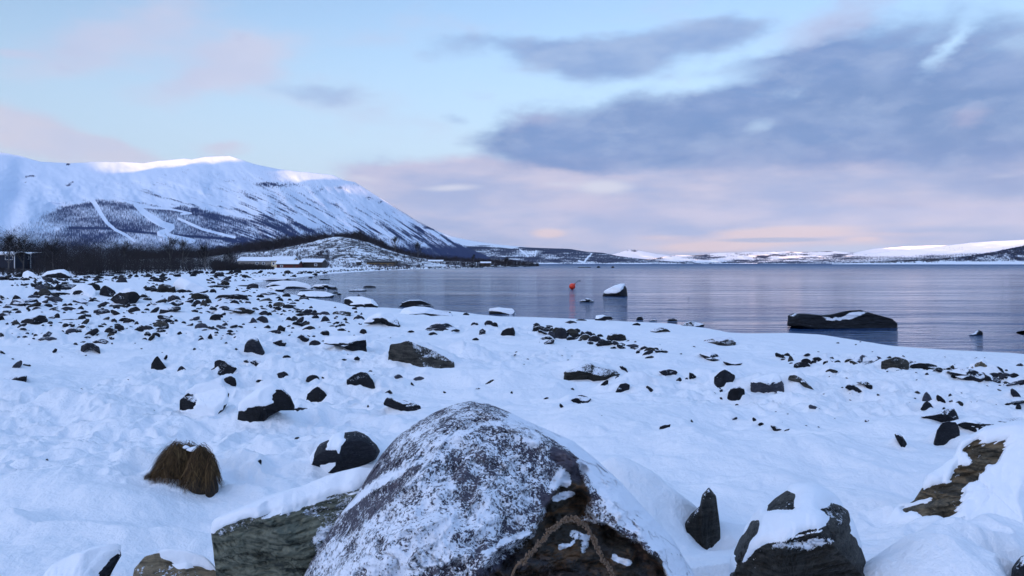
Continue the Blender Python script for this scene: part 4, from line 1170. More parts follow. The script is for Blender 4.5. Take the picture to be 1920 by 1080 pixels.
    T('the dark block before the snow hump', 'dark square block at the left foot of the tall white snow hump', [(294, 543), (298, 534), (304, 531), (318, 533), (328, 537), (332, 546), (315, 546)], name='rock', cat='rock', res=(60, 16), mat='rock_olive', mound=False)
    T('the leaning black plank stone', 'plank-like black stone leaning up to the right, left field', [(297, 587), (300, 580), (315, 576), (332, 574), (339, 575), (340, 581), (322, 584)], pw=3.5)
    T(None, 'flat white-topped slab in front of the mottled boulder', shape('f', 318, 562, 345, 571, random.Random(11)), topdust=1.3, mat='rock_grey')
    T('the long black log-like rock', 'long black rock lying like a log before the icy inlet', [(397, 560), (410, 553), (430, 550), (450, 550), (463, 553), (468, 560), (455, 561), (430, 558), (412, 560)], name='rock', cat='rock', res=(70, 18))
    T('the shaggy dark weed-covered stone', 'dark stone shaggy with frozen weed, behind the log-like rock', [(424, 582), (440, 579), (458, 574), (468, 577), (478, 583), (465, 590), (450, 587), (436, 584)], rough=.2, mat='rock_olive', jit=.12)
    T('the smooth black whaleback', 'smooth black whaleback rock at the edge of the icy inlet', [(478, 554), (490, 549), (503, 546), (517, 549), (526, 553), (505, 555)], name='rock', cat='rock')
    T(None, 'black squarish stone at the left below the small heap of beach stones', [(518, 620), (522, 611), (526, 609), (536, 614), (533, 621), (526, 623)], pw=3)
    T('the plank-like slab pile', 'pile of snow-topped tilted slabs like planks on the shore left of centre', [(682, 604), (692, 598), (704, 591), (716, 588), (730, 591), (744, 598), (756, 610), (735, 609), (712, 603), (698, 605)], name='slab', cat='slab', res=(100, 26), capt=.07,
      bare=[[(690, 612), (706, 597), (716, 593), (726, 600), (740, 598), (770, 605), (760, 615)]], facets=5)
    T('the grey shore hummock', 'grey snow-dusted hummock of rock behind the long black one', [(780, 616), (795, 615), (808, 608), (822, 602), (838, 604), (850, 611), (858, 616), (835, 618), (805, 618)], name='rock', cat='rock', mat='rock_grey', res=(60, 16), topdust=.7, dust=.15)
    T('the rough dark stone at mid shore', 'rough dark stone poking through smooth snow at mid shore', [(936, 628), (942, 620), (952, 614), (962, 612), (966, 622), (965, 631), (950, 631)], mound=.8)
    T('the pale upright stone', 'small pale grey upright stone left of the rough dark one', [(897, 629), (899, 619), (905, 616), (911, 620), (909, 628)], mat='rock_grey', dust=.3)
    T(None, 'left of two round dark stones at the snow edge by the water', shape('d', 882, 603, 898, 612, random.Random(12)))
    T(None, 'larger of two round dark stones, right of its twin at the snow edge', shape('d', 907, 600, 926, 610, random.Random(13)))
    T(None, 'small dark companion touching the larger round stone at the snow edge', shape('d', 921, 604, 934, 611, random.Random(14)))
    T('the dark rock heap by the water', 'largest stone of the dark heap on the right-centre shore', [(1030, 630), (1034, 620), (1042, 613), (1052, 612), (1059, 616), (1060, 626), (1048, 629)], mat='rock_olive', res=(60, 16))
    # ---- in the water
    W = dict(mound=False, group=None, name='rock', cat='rock')
    T('the long rock in the lake', 'long black rock in the lake with a strip of snow on its back',
      [(1476, 607), (1477, 592), (1488, 587), (1512, 588), (1540, 591), (1560, 589), (1576, 585), (1592, 582), (1614, 581), (1630, 586), (1652, 592), (1674, 598), (1683, 605), (1683, 614), (1640, 616), (1580, 614), (1520, 611)],
      res=(200, 50), depth=0.9, jit=.01, mat='rock', topdust=.1, relief=lambda a, b: .12 * fbm2(a * .05, b * .2, 601, 4), facets=3, lean=.3, pw=3.0,
      dustpoly=[([(1540, 592), (1580, 591), (1600, 584), (1625, 585), (1612, 592), (1590, 597), (1560, 598), (1545, 597)], .8), ([(1478, 590), (1500, 586), (1500, 589), (1480, 594)], .6)], **W)
    T('the snow-capped rock in the lake', 'wedge-shaped rock out in the lake under a thick smooth snow cap',
      [(1129, 552), (1133, 547), (1142, 542), (1152, 537), (1163, 534), (1171, 534), (1175, 541), (1177, 552), (1165, 556), (1145, 555)],
      res=(120, 30), depth=1.0, capt=0.1, jit=.01, facets=2, bare=[[(1120, 549), (1132, 549), (1148, 550), (1164, 549), (1170, 545), (1173, 534), (1190, 534), (1190, 565), (1120, 565)]], **W)
    T(None, 'small black double-humped rock in the lake below the red buoy', [(1086, 565), (1091, 562), (1096, 562), (1099, 559), (1106, 560), (1115, 565), (1100, 567)], res=(50, 14), **W)
    T(None, 'round black stone in the water near the right edge', [(1812, 627), (1826, 625), (1832, 619), (1838, 619), (1843, 624), (1843, 628), (1828, 629)], **W)
    T(None, 'wide ice-capped rock low in the icy inlet on the left', [(497, 536), (510, 529), (530, 526), (555, 527), (575, 532), (587, 537), (583, 540), (545, 541), (510, 540)], res=(80, 20), capt=.02, depth=1.0, lean=.15,
      bare=[[(490, 545), (505, 537), (530, 537), (545, 534), (560, 536), (590, 538), (590, 548)]], **W)
    T(None, 'long thin shelf of snowy ice at the back of the icy inlet', [(470, 526), (474, 522), (500, 520), (545, 521), (549, 525), (510, 527)], res=(60, 16), capt=.03, depth=1.0, lean=.1, bare=[[(465, 530), (470, 524), (552, 524), (552, 530)]], **W)
    T(None, 'low snow-covered ledge between the inlet and the open bay', [(556, 553), (562, 548), (585, 546), (610, 547), (628, 553), (622, 557), (585, 558)], res=(60, 16), capt=.03, depth=.9, lean=.1, bare=[[(550, 560), (560, 554), (600, 555), (628, 552), (635, 560)]], **W)
    T(None, 'small snow-capped ledge in the shallows behind the snowy one', [(585, 538), (590, 534), (610, 533), (628, 536), (632, 540), (605, 542)], res=(50, 14), capt=.03, depth=.8, lean=.1, bare=[[(580, 545), (588, 539), (640, 538), (640, 546)]], **W)
    T(None, 'smaller snow slab in front of the ice-capped inlet rock', [(494, 543), (505, 538), (525, 536), (537, 538), (532, 544), (510, 545)], res=(60, 16), capt=.02, lean=.15, bare=[[(515, 550), (520, 542), (540, 538), (545, 550)]], **W)
    T('the snow-topped slab at the inlet', 'flat snow-topped slab with a grey square corner, at the water edge', [(645, 569), (646, 560), (656, 557), (680, 557), (700, 562), (710, 571), (705, 575), (680, 575), (660, 572)], res=(90, 22), capt=.03, depth=.7, lean=.15,
      bare=[[(640, 572), (644, 559), (652, 559), (662, 568), (640, 578)], [(672, 573), (705, 571), (715, 571), (710, 580), (670, 580)]], **W)
    T('the dark shore rock in the bay', 'dark hump of rock with grey slope standing in the shallows of the bay', [(746, 573), (755, 567), (768, 562), (788, 562), (800, 567), (815, 573), (790, 576), (765, 575)], res=(60, 16), topdust=.6, **W)
    T(None, 'snow-covered stony hump in front of the dark bay rock', [(746, 588), (756, 581), (775, 576), (795, 577), (820, 581), (845, 584), (850, 589), (815, 590), (775, 588)], res=(80, 20), capt=.06, topdust=.9,
      bare=[[(795, 592), (800, 580), (830, 580), (860, 585), (855, 595)]], **W)
    T(None, 'straight-edged ice slab at the waterline near the centre', [(917, 588), (917, 580), (935, 578), (960, 580), (966, 584), (966, 589), (940, 589)], res=(60, 16), topdust=1.3, capt=.05, bare=[[(910, 592), (915, 584), (970, 585), (970, 594)]], **W)
    T(None, 'flat snow-topped stone in the shallows right of centre', [(1115, 599), (1118, 593), (1130, 592), (1145, 593), (1150, 598), (1135, 601)], res=(50, 14), capt=.05, bare=[[(1110, 604), (1112, 596), (1148, 595), (1155, 604)]], **W)
    # far left boulders before the thicket
    T('the snow-hooded boulder by the thicket', 'long dark boulder with a curved hood of snow in front of the thicket', [(76, 517), (88, 510), (104, 507), (120, 506), (128, 510), (138, 519), (120, 521), (95, 520)], name='rock', cat='rock', res=(80, 20), capt=.08, mound=False,
      bare=[[(70, 520), (85, 510), (104, 514), (112, 511), (122, 513), (130, 519), (138, 518), (140, 526), (70, 526)]])
    T(None, 'snow-covered hump left of the hooded boulder by the thicket', [(40, 519), (44, 511), (52, 508), (62, 512), (74, 519), (58, 521)], name='rock', cat='rock', res=(60, 16), capt=.07, bare=[[(36, 524), (38, 515), (46, 518), (48, 524)]], mound=False)
    T('the tall white snow hump', 'tall smooth hump of snow over a hidden boulder by the icy inlet', [(318, 546), (326, 530), (338, 521), (352, 523), (370, 531), (392, 541), (380, 546), (350, 547)], name='rock', cat='rock', res=(70, 18), capt=.07, mound=False, bare=[[(315, 552), (330, 545), (400, 543), (400, 556)]])

    # ---- plainly seen smaller stones: x0, y0, x1, y1, form
    S = """16,520,27,525f 29,521,35,524f 40,521,56,525f 64,523,71,526f 83,526,93,529r 46,536,53,541t 55,533,92,544t 104,530,112,536t 110,533,145,541b 83,545,130,553f
103,550,112,554f 160,531,187,545b 214,519,240,528t 181,526,193,529f 146,527,160,530f 115,528,130,531f 0,553,13,561r 21,552,47,564t 45,567,76,577l 52,553,75,559f
88,556,117,564f 170,560,192,566r 178,566,200,575l 205,571,235,576f 126,568,136,572f 4,581,22,586d 27,580,42,586t 94,578,117,585t 115,575,142,581f 142,573,158,580t
150,582,166,586f 141,586,162,589f 176,579,205,588b 208,581,230,590r 103,587,112,595b 26,598,35,604t 31,606,50,612l 22,607,28,611d 77,608,84,613d 90,608,98,612l
114,598,145,600f 143,591,163,598t 150,598,167,607l 188,594,205,601l 205,597,220,604t 222,596,245,603d 0,624,14,636r 129,615,154,620f 155,616,184,628l 111,618,122,625t
73,622,107,634t 72,631,105,637f 200,623,220,630t 175,636,202,642f 137,642,146,647d 146,639,160,643l 196,684,209,690l 95,652,107,661l 0,657,14,665r 19,676,41,690l
42,681,58,686f 60,633,66,636d 235,566,247,574t 240,575,262,584f 267,557,285,562f 282,561,312,570l 282,540,300,546f 331,541,352,549f 264,535,278,542t 280,576,298,585l
296,591,338,601r 350,593,374,601l 287,602,315,613d 286,611,316,618l 293,617,312,622d 254,610,275,618t 250,601,262,609t 240,598,255,604f 340,602,349,606d 344,606,362,614l
365,606,390,615d 392,540,407,547t 390,534,430,538f 362,563,378,571d 374,561,391,572t 350,558,362,567d 383,560,397,569d 405,561,424,572d 430,563,449,572d 392,575,407,580d
410,573,430,580d 445,534,480,537f 424,609,445,615l 372,629,380,634d 388,625,399,633t 370,631,385,638t 276,627,290,636l 468,595,484,604t 480,558,488,562t 500,560,510,565d
503,565,511,569f 502,568,512,576t 512,566,534,573d 514,573,530,580t 530,571,551,578b 550,575,567,581r 551,561,562,565d 578,573,587,577t 480,582,504,589t 500,585,510,590d
508,580,520,585t 530,580,540,585r 556,580,585,588l 570,586,620,591f 585,581,595,587d 598,584,618,590d 625,583,657,590b 480,593,503,604d 525,587,532,590f 536,594,547,600d
551,594,569,606l 563,603,580,612l 584,591,598,596f 600,592,621,602t 620,602,636,608l 612,603,621,606f 535,609,544,613l 545,613,553,618d 603,619,617,627b 628,611,633,616d
674,617,688,626d 652,620,656,623d 663,592,683,599d 674,586,680,590t 561,543,588,545f 578,518,586,521f 598,521,620,524f 618,540,633,543f 622,547,634,550f 632,549,640,553d
607,552,623,556f 655,541,686,546f 681,535,705,539f 670,552,675,554d 592,533,598,536f 1000,609,1013,613f 1022,612,1032,615f 1000,615,1033,621f 1025,615,1040,622t 1042,618,1061,631b
1026,624,1040,633d 1012,632,1034,637f 1014,638,1037,645l 1062,619,1082,628b 1072,617,1087,621f 1075,627,1092,631f 1087,623,1103,630t 1063,632,1077,636f 1107,625,1117,629t 1104,631,1122,639d
1120,640,1150,646f 1150,644,1162,647f 1158,647,1174,652r 1172,646,1195,649f 1192,657,1200,662d 1208,655,1219,659t 1231,656,1252,661f 1209,667,1230,672f 1122,713,1140,725l 1147,705,1160,715l
1213,707,1222,713t 1265,707,1279,714t 1284,708,1291,712d 1317,736,1341,748l 1341,730,1355,739l 1348,743,1357,749t 1212,724,1230,735r 1059,602,1079,606f 1193,593,1206,600d 1216,599,1232,602f 1251,597,1270,602d
1122,777,1134,785t 1147,791,1155,796d 1049,756,1060,765r 1016,744,1028,749l 1069,727,1077,732d 1295,786,1303,795r 1362,782,1382,789l 1411,783,1424,792r 1421,792,1433,797d 1470,804,1485,808f
1462,665,1470,668f 1477,668,1489,675t 1504,674,1519,680b 1491,681,1516,689b 1519,677,1530,681f 1532,674,1545,679d 1564,676,1575,679f 1584,674,1600,680d 1610,678,1655,685f 1637,670,1653,676d
1657,674,1700,688b 1772,697,1795,703f 1775,686,1790,693t 1860,690,1885,699t 1850,701,1885,708f 1845,706,1858,711d 1885,712,1925,720l 1550,693,1569,697f 1862,729,1878,734f 1895,729,1918,745r
1875,751,1922,758l 1904,757,1915,766d 1727,734,1750,750t 1726,752,1751,763t 1756,741,1777,755r 1778,738,1785,743d 1778,749,1790,753t 1790,752,1806,763b 1810,752,1830,760t 1830,751,1836,755d
1766,762,1776,768t 1712,733,1727,741f 1644,738,1655,743r 1517,759,1544,770r 1474,775,1480,779d 1560,784,1568,788d 1378,757,1385,760f 1348,726,1352,731d 688,759,692,763d 700,702,718,709r
738,702,755,710d 775,706,797,712f 903,712,927,723l 770,716,778,723r 719,731,737,737t 567,680,583,688t 574,703,599,712d 603,706,612,711r 541,731,555,738l 485,720,507,728d
831,733,840,738r 888,727,902,731f 955,733,962,738t 264,766,273,773d 418,706,442,723b 365,722,372,731l 551,819,565,826d 463,861,477,867f 472,862,490,877l 550,764,583,771f
575,783,585,792l 85,860,91,864d 102,877,108,881d 764,619,777,623f 803,622,820,628f 885,633,898,638f 361,651,370,656t 421,641,427,645d 440,652,446,656f 332,686,350,693t
305,664,314,674l 208,642,212,646d 515,697,540,706f 480,711,498,716f 356,715,362,719d 663,668,675,674f 640,672,652,677f 690,694,699,699d 530,665,545,671f 845,617,862,621f
868,586,880,591f 1080,598,1100,601f 1186,606,1200,609f 1905,682,1918,686f 1084,499,1108,502f 1118,498,1126,502t 1145,498,1153,502t"""
    words = {'t': 'pointed', 'f': 'flat', 'd': 'rounded', 'l': 'right-leaning', 'r': 'left-leaning', 'b': 'blocky'}
    rs = random.Random(5)
    small = []
    for tk in S.split():
        st = tk[-1]; a = [float(v) for v in tk[:-1].split(',')]
        bg = 1 if (a[0] > 1440 and 655 < a[3] < 715) or (1000 <= a[0] < 1200 and 605 < a[3] < 655) else 0
        gw, gh = (a[2] - a[0]) * (.06 + .08 * bg), (a[3] - a[1]) * (.08 + .3 * bg)
        a = [a[0] - gw, a[1] - gh, a[2] + gw, a[3] + gh]
        small.append((a, st))
    # strewn far stones, thickest in front of the thicket
    def clear(cx, cy):
        return all(not (r['px'][0] - r['px'][2] * .5 < cx < r['px'][0] + r['px'][2] * .5 and abs(cy - r['px'][1]) < r['px'][3] * .6) for r in ROCKS)
    fill = []
    for _ in range(4200):
        cy = 512 + rs.random() ** 1.5 * 125
        cx = rs.uniform(-500, 740) if cy < 560 else rs.uniform(-420, 700)
        if not clear(cx, cy):
            continue
        if vn2(cx * 0.02, cy * 0.06, 77) < 0.35 and cy > 525:
            continue
        Y = hit(cx, cy, water=False)
        if Y > 400 or sdist(np.array([(cx - CX) / F * Y]), np.array([Y]))[0] < 0.3:
            continue
        k = (cy - 490) / 70
        if cy > 545 and rs.random() < .55: continue
        ww = rs.uniform(5, 16) * (0.35 + 0.6 * k) * rs.choice([.5, .8, 1.2, 2.0]); hh = ww * rs.uniform(0.24, 0.55)
        if cy > 575: ww *= .6; hh *= .6
        fill.append(([cx - ww / 2, cy - hh, cx + ww / 2, cy], rs.choice('tfdlrbft')))
    for (ln, cnt, sp) in (([(1462, 676), (1590, 680), (1700, 690), (1775, 698), (1860, 707), (1925, 720)], 75, 5), ([(1000, 616), (1060, 628), (1120, 642), (1190, 655), (1240, 664)], 45, 5)):
        for _ in range(cnt):
            k = rs.random() * (len(ln) - 1); i = int(k); f = k - i
            cx = ln[i][0] + (ln[i + 1][0] - ln[i][0]) * f; cy = ln[i][1] + (ln[i + 1][1] - ln[i][1]) * f + rs.gauss(0, sp)
            ww = rs.uniform(6, 26); fill.append(([cx - ww / 2, cy - ww * rs.uniform(.25, .5), cx + ww / 2, cy], rs.choice('tfdlrbfd')))
    for _ in range(420):          # shore of the boathouses
        cx = rs.uniform(560, 1000); cy = np.interp(cx, [560, 700, 800, 1000], [511, 505, 502.5, 498.5]) + rs.uniform(-1.5, 1.8)
        ww = rs.uniform(2.0, 5); fill.append(([cx - ww / 2, cy - ww * .4, cx + ww / 2, cy], rs.choice('fdt')))
    for _ in range(260):           # pebbles breaking the open snow of the right
        cx = rs.uniform(900, 1920); cy = rs.uniform(640, 820)
        if not clear(cx, cy) or hit(cx, cy, False) > 300: continue
        Yp = hit(cx, cy)
        if sdist(np.array([(cx - CX) / F * Yp]), np.array([Yp]))[0] < .6: continue
        ww = rs.uniform(3, 8); fill.append(([cx - ww / 2, cy - ww * .4, cx + ww / 2, cy], rs.choice('fdlr')))
    for _ in range(70):
        cx = rs.uniform(0, 900); cy = rs.uniform(630, 780)
        if not clear(cx, cy): continue
        ww = rs.uniform(3, 9); fill.append(([cx - ww / 2, cy - ww * .4, cx + ww / 2, cy], rs.choice('fdlr')))
    allr = [(a, st, True) for a, st in small] + [(a, st, False) for a, st in fill]
    room = 298 - len([r for r in ROCKS if r['name'] == 'stone'])
    allr.sort(key=lambda t: -(t[0][2] - t[0][0]) * (t[0][3] - t[0][1]))
    single = allr[:room]; rest = allr[room:]
    # wording
    info = []
    for (a, st, _) in single:
        cx, cy = (a[0] + a[2]) / 2, a[3]
        L = min(LAND, key=lambda l: ((l[1] - cx) / 1.6) ** 2 + (l[2] - cy) ** 2)
        ddx, ddy = cx - L[1], cy - L[2]
        if abs(ddx) > 2.2 * abs(ddy):
            rel = 'left of' if ddx < 0 else 'right of'
        elif abs(ddx) > 0.7 * abs(ddy):
            rel = ('in front and left of' if ddx < 0 else 'in front and right of') if ddy > 0 else ('behind and left of' if ddx < 0 else 'behind and right of')
        else:
            rel = 'in front of' if ddy > 0 else 'behind'
        info.append((L[0], rel, words[st], math.hypot(ddx, ddy)))
    ordn = 'first second third fourth fifth sixth seventh eighth ninth tenth eleventh twelfth thirteenth fourteenth fifteenth'.split()
    for i, (a, st, _) in enumerate(single):
        same = sorted([j for j in range(len(info)) if info[j][:3] == info[i][:3]], key=lambda j: info[j][3])
        k = same.index(i)
        wpx = a[2] - a[0]
        size = 'small' if wpx < 16 else ('dark' if wpx < 30 else 'sizeable dark')
        o_ = '' if len(same) == 1 else (ordn[k] if k < len(ordn) else 'last') + ' '
        lab = ('%s %s%s stone %s %s' % (size, o_, info[i][2], info[i][1], info[i][0])) if not o_ else ('%s%s %s stone %s %s' % (o_, size, info[i][2], info[i][1], info[i][0]))
        inwater = False
        place_rock('stone', 'stone', lab, 'stones on the snowy beach', shape(st, a[0], a[1], a[2], a[3], rs), mat=rs.choice(['rock', 'rock', 'rock_olive', 'rock_grey']) if wpx > 12 else 'rock',
                   res=(14, 4) if wpx < 14 else ((24, 7) if wpx < 30 else (36, 10)), seed=i + 3, facets=rs.choice([3, 4, 5]), topdust=rs.uniform(0.1, 0.7), jit=.07, rough=.1, flat=wpx < 20,
                   mound=rs.choice([.35, .5, .7, .8]) if a[3] > 560 else False, pw=rs.choice([2.0, 2.6, 3.2]), warp=0.3)
    # everything past the three hundred largest: one strewn mass
    Ws = []; Fs = []; Ds = []; nV = 0
    for i, (a, st, _) in enumerate(rest):
        P = shape(st, a[0], a[1], a[2], a[3] + (a[3] - a[1]) * .2, rs)
        Y = hit((a[0] + a[2]) / 2, a[3]); wm = (a[2] - a[0]) / F * Y
        Wv, fc, _, _, _ = solid(P, Y + wm * .2, wm * .4, wm * .4, 9, 2, .06, i + 11, .3, .1, 3)
        N, flip = vnormals(Wv, fc)
        if flip: fc = fc[:, ::-1]
        Ws.append(Wv); Fs.append(fc + nV); nV += len(Wv)
        Ds.append(sst(N[:, 2], .5, 1) * rs.uniform(0, .7))
    Wv = np.concatenate(Ws)
    o = make_mesh('strewn_stones', Wv, np.concatenate(Fs), M['rock'], {'dust': np.concatenate(Ds), 'tint': np.zeros(len(Wv))}, smooth=False, loc=(0, 0, 0))
    tag(o, 'small dark stones strewn over the far snowy beach and along the waterline', 'stones', kind='stuff')


def extra_mounds():
    # drifts and humps of the near snow: px, py (foot), width px, height px, depth ratio
    for a in [(130, 770, 190, 38, .5), (60, 740, 60, 14, .6), (205, 775, 90, 14, .6), (20, 730, 90, 18, .5), (40, 935, 260, 24, .6), (250, 860, 120, 16, .5), (500, 838, 110, 20, .6), (610, 790, 120, 18, .6),
              (460, 860, 130, 18, .6), (620, 905, 170, 16, .5), (520, 690, 120, 10, .5), (870, 668, 120, 16, .7), (900, 650, 150, 10, .6), (1190, 712, 70, 14, .6), (1240, 790, 200, 14, .6), (1400, 830, 320, 18, .5),
              (1560, 860, 240, 14, .5), (1640, 800, 130, 10, .6), (1480, 745, 90, 10, .6), (1060, 800, 160, 14, .5), (950, 710, 160, 8, .5), (310, 830, 90, 12, .5), (150, 850, 140, 10, .5), (240, 935, 170, 16, .5), (540, 1000, 160, 18, .5),
              (350, 960, 120, 12, .5), (1620, 690, 160, 6, .5), (1440, 690, 200, 6, .5), (210, 690, 140, 8, .5), (320, 740, 80, 9, .6), (20, 545, 80, 10, 1), (1290, 740, 120, 9, .6)]:
        mound_px(*a)
    # snow banked between the near rocks at the lower right
    for (x, y, rx, ry, h) in [(.66, 4.75, .40, .32, .42), (.48, 3.95, .30, .5, .16), (1.75, 3.1, .5, .42, .34), (2.25, 3.5, .55, .5, .42), (1.5, 2.95, .36, .4, .28), (2.6, 4.4, .7, .5, .35), (1.1, 3.9, .35, .5, .16), (-1.9, 4.2, .8, .4, .1), (-1.25, 3.6, .3, .3, .07), (2.0, 2.6, .5, .4, .25)]:
        MOUNDS.append((x, y, rx, ry, h))

# ------------------------------------------------------------------ vegetation
M['twig'] = plain('birch_twigs', (0.016, 0.011, 0.012), 0.9, var=.2)
M['twig_far'] = plain('far_twigs', (0.024, 0.017, 0.02), 0.9, var=.2)
M['bark'] = plain('birch_bark', (0.10, 0.09, 0.085), 0.8, var=.35, scale=20)
M['heath'] = plain('frosted_heath', (0.06, 0.055, 0.07), 0.9, var=.3)


def twig_tris(S, E, wd, rng):
    """thin blades from S to E (n,3)"""
    d = E - S
    r = rng.normal(size=S.shape)
    nrm = np.cross(d, r); nrm /= np.maximum(np.linalg.norm(nrm, axis=1, keepdims=True), 1e-9)
    A = S - nrm * wd[:, None] * .5; B = S + nrm * wd[:, None] * .5
    V = np.stack([A, B, E], 1).reshape(-1, 3)
    return V


def bush_cloud(pos, h, stems, twigs, wd, rng, spread=0.35):
    """bare multi-stemmed shrubs or small birches: pos (n,3), h (n,)"""
    n = len(pos)
    sp = np.repeat(pos, stems, 0); sh = np.repeat(h, stems) * rng.uniform(.65, 1.0, n * stems)
    a = rng.uniform(0, 2 * np.pi, n * stems); o = rng.uniform(0, spread, n * stems)
    sd = np.stack([np.cos(a) * o, np.sin(a) * o, np.ones_like(a)], 1)
    S = sp + np.stack([np.cos(a), np.sin(a), 0 * a], 1) * (0.1 * sh)[:, None]
    E = S + sd * sh[:, None]
    V = [twig_tris(S, E, wd * 1.8 * np.ones(len(S)), rng)]
    tS = np.repeat(S, twigs, 0); tE = np.repeat(E, twigs, 0); th = np.repeat(sh, twigs)
    u = rng.uniform(.12, .97, len(tS))
    P0 = tS + (tE - tS) * u[:, None]
    a = rng.uniform(0, 2 * np.pi, len(P0)); L = th * rng.uniform(.12, .34, len(P0)) * (1.15 - u * .6)
    up = rng.uniform(.2, 1.3, len(P0))
    D = np.stack([np.cos(a), np.sin(a), up], 1); D /= np.linalg.norm(D, axis=1, keepdims=True)
    P1 = P0 + D * L[:, None]
    V.append(twig_tris(P0, P1, wd * rng.uniform(.6, 1.2, len(P0)), rng))
    # second order
    P2 = P0 + D * (L * rng.uniform(.3, .8, len(P0)))[:, None]
    D2 = D + rng.normal(size=D.shape) * .6
    V.append(twig_tris(P2, P2 + D2 * (L * .55)[:, None], wd * .7 * np.ones(len(P0)), rng))
    return np.concatenate(V)


def cloud_obj(name, V, mat, label, parent=None):
    n = len(V) // 3
    o = make_mesh(name, V, np.arange(n * 3).reshape(-1, 3), mat, None, smooth=False, loc=(0, 0, 0) if parent is None else tuple(parent.location), parent=parent)
    if label:
        tag(o, label, 'birch thicket', kind='stuff')
    return o


def birch(label, px, ytop, Y, rng, group):
    x = (px - CX) / F * Y
    gz = ground_z(x, Y)
    top = CAMZ + (HY - ytop) / F * Y
    h = max(top - gz, 1.5)
    root = empty('bare_birch', (x, Y, gz)); tag(root, label, 'tree', group)
    # trunk with a few limbs, tapered tubes
    V = []; Fc = []; nv = 0

    def tube(p0, p1, r0, r1, bend):
        nonlocal nv
        k = 6; m_ = 6
        p0 = np.array(p0); p1 = np.array(p1)
        for i in range(m_):
            t = i / (m_ - 1)
            c = p0 + (p1 - p0) * t + np.array(bend) * math.sin(math.pi * t)
            r = r0 + (r1 - r0) * t
            for j in range(k):
                a = 2 * math.pi * j / k
                V.append(c + np.array([math.cos(a) * r, math.sin(a) * r, 0]))
        for i in range(m_ - 1):
            for j in range(k):
                Fc.append((nv + i * k + j, nv + i * k + (j + 1) % k, nv + (i + 1) * k + (j + 1) % k, nv + (i + 1) * k + j))
        nv += k * m_
    b0 = np.array([x, Y, gz - .2]); tp = b0 + np.array([rng.uniform(-.5, .5), 0, h * .97])
    s = 0.012 * h + Y * 0.00012
    tube(b0, tp, s * 1.5, s * .3, (rng.uniform(-.2, .2), 0, 0))
    tips = [(b0, tp)]
    for i in range(7):
        u = rng.uniform(.2, .75); a = rng.uniform(0, 6.28)
        q = b0 + (tp - b0) * u
        e = q + np.array([math.cos(a) * .28, math.sin(a) * .28, rng.uniform(.3, .6)]) * h * (1 - u) * 1.3
        tube(q, e, s * .7 * (1 - u * .5), s * .2, (0, 0, -.04 * h))
        tips.append((q, e))
    make_mesh('trunk', np.array(V), np.array(Fc), M['bark'], smooth=True, parent=root, loc=(x, Y, gz))
    S_ = np.array([t[0] for t in tips]); E_ = np.array([t[1] for t in tips])
    k = 55
    tS = np.repeat(S_, k, 0); tE = np.repeat(E_, k, 0); u = rng.uniform(.3, 1, len(tS))
    P0 = tS + (tE - tS) * u[:, None]
    a = rng.uniform(0, 6.28, len(P0)); D = np.stack([np.cos(a), np.sin(a), rng.uniform(.1, 1.4, len(P0))], 1)
    L = rng.uniform(.06, .16, len(P0)) * h
    wd = 0.006 * h + Y * 0.00012
    V1 = twig_tris(P0, P0 + D * L[:, None], np.full(len(P0), wd), rng)
    P2 = P0 + D * (L * .6)[:, None]; D2 = D + rng.normal(size=D.shape) * .7
    V2 = twig_tris(P2, P2 + D2 * (L * .6)[:, None], np.full(len(P0), wd * .7), rng)
    cloud_obj('crown', np.concatenate([V1, V2]), M['twig'], None, parent=root)


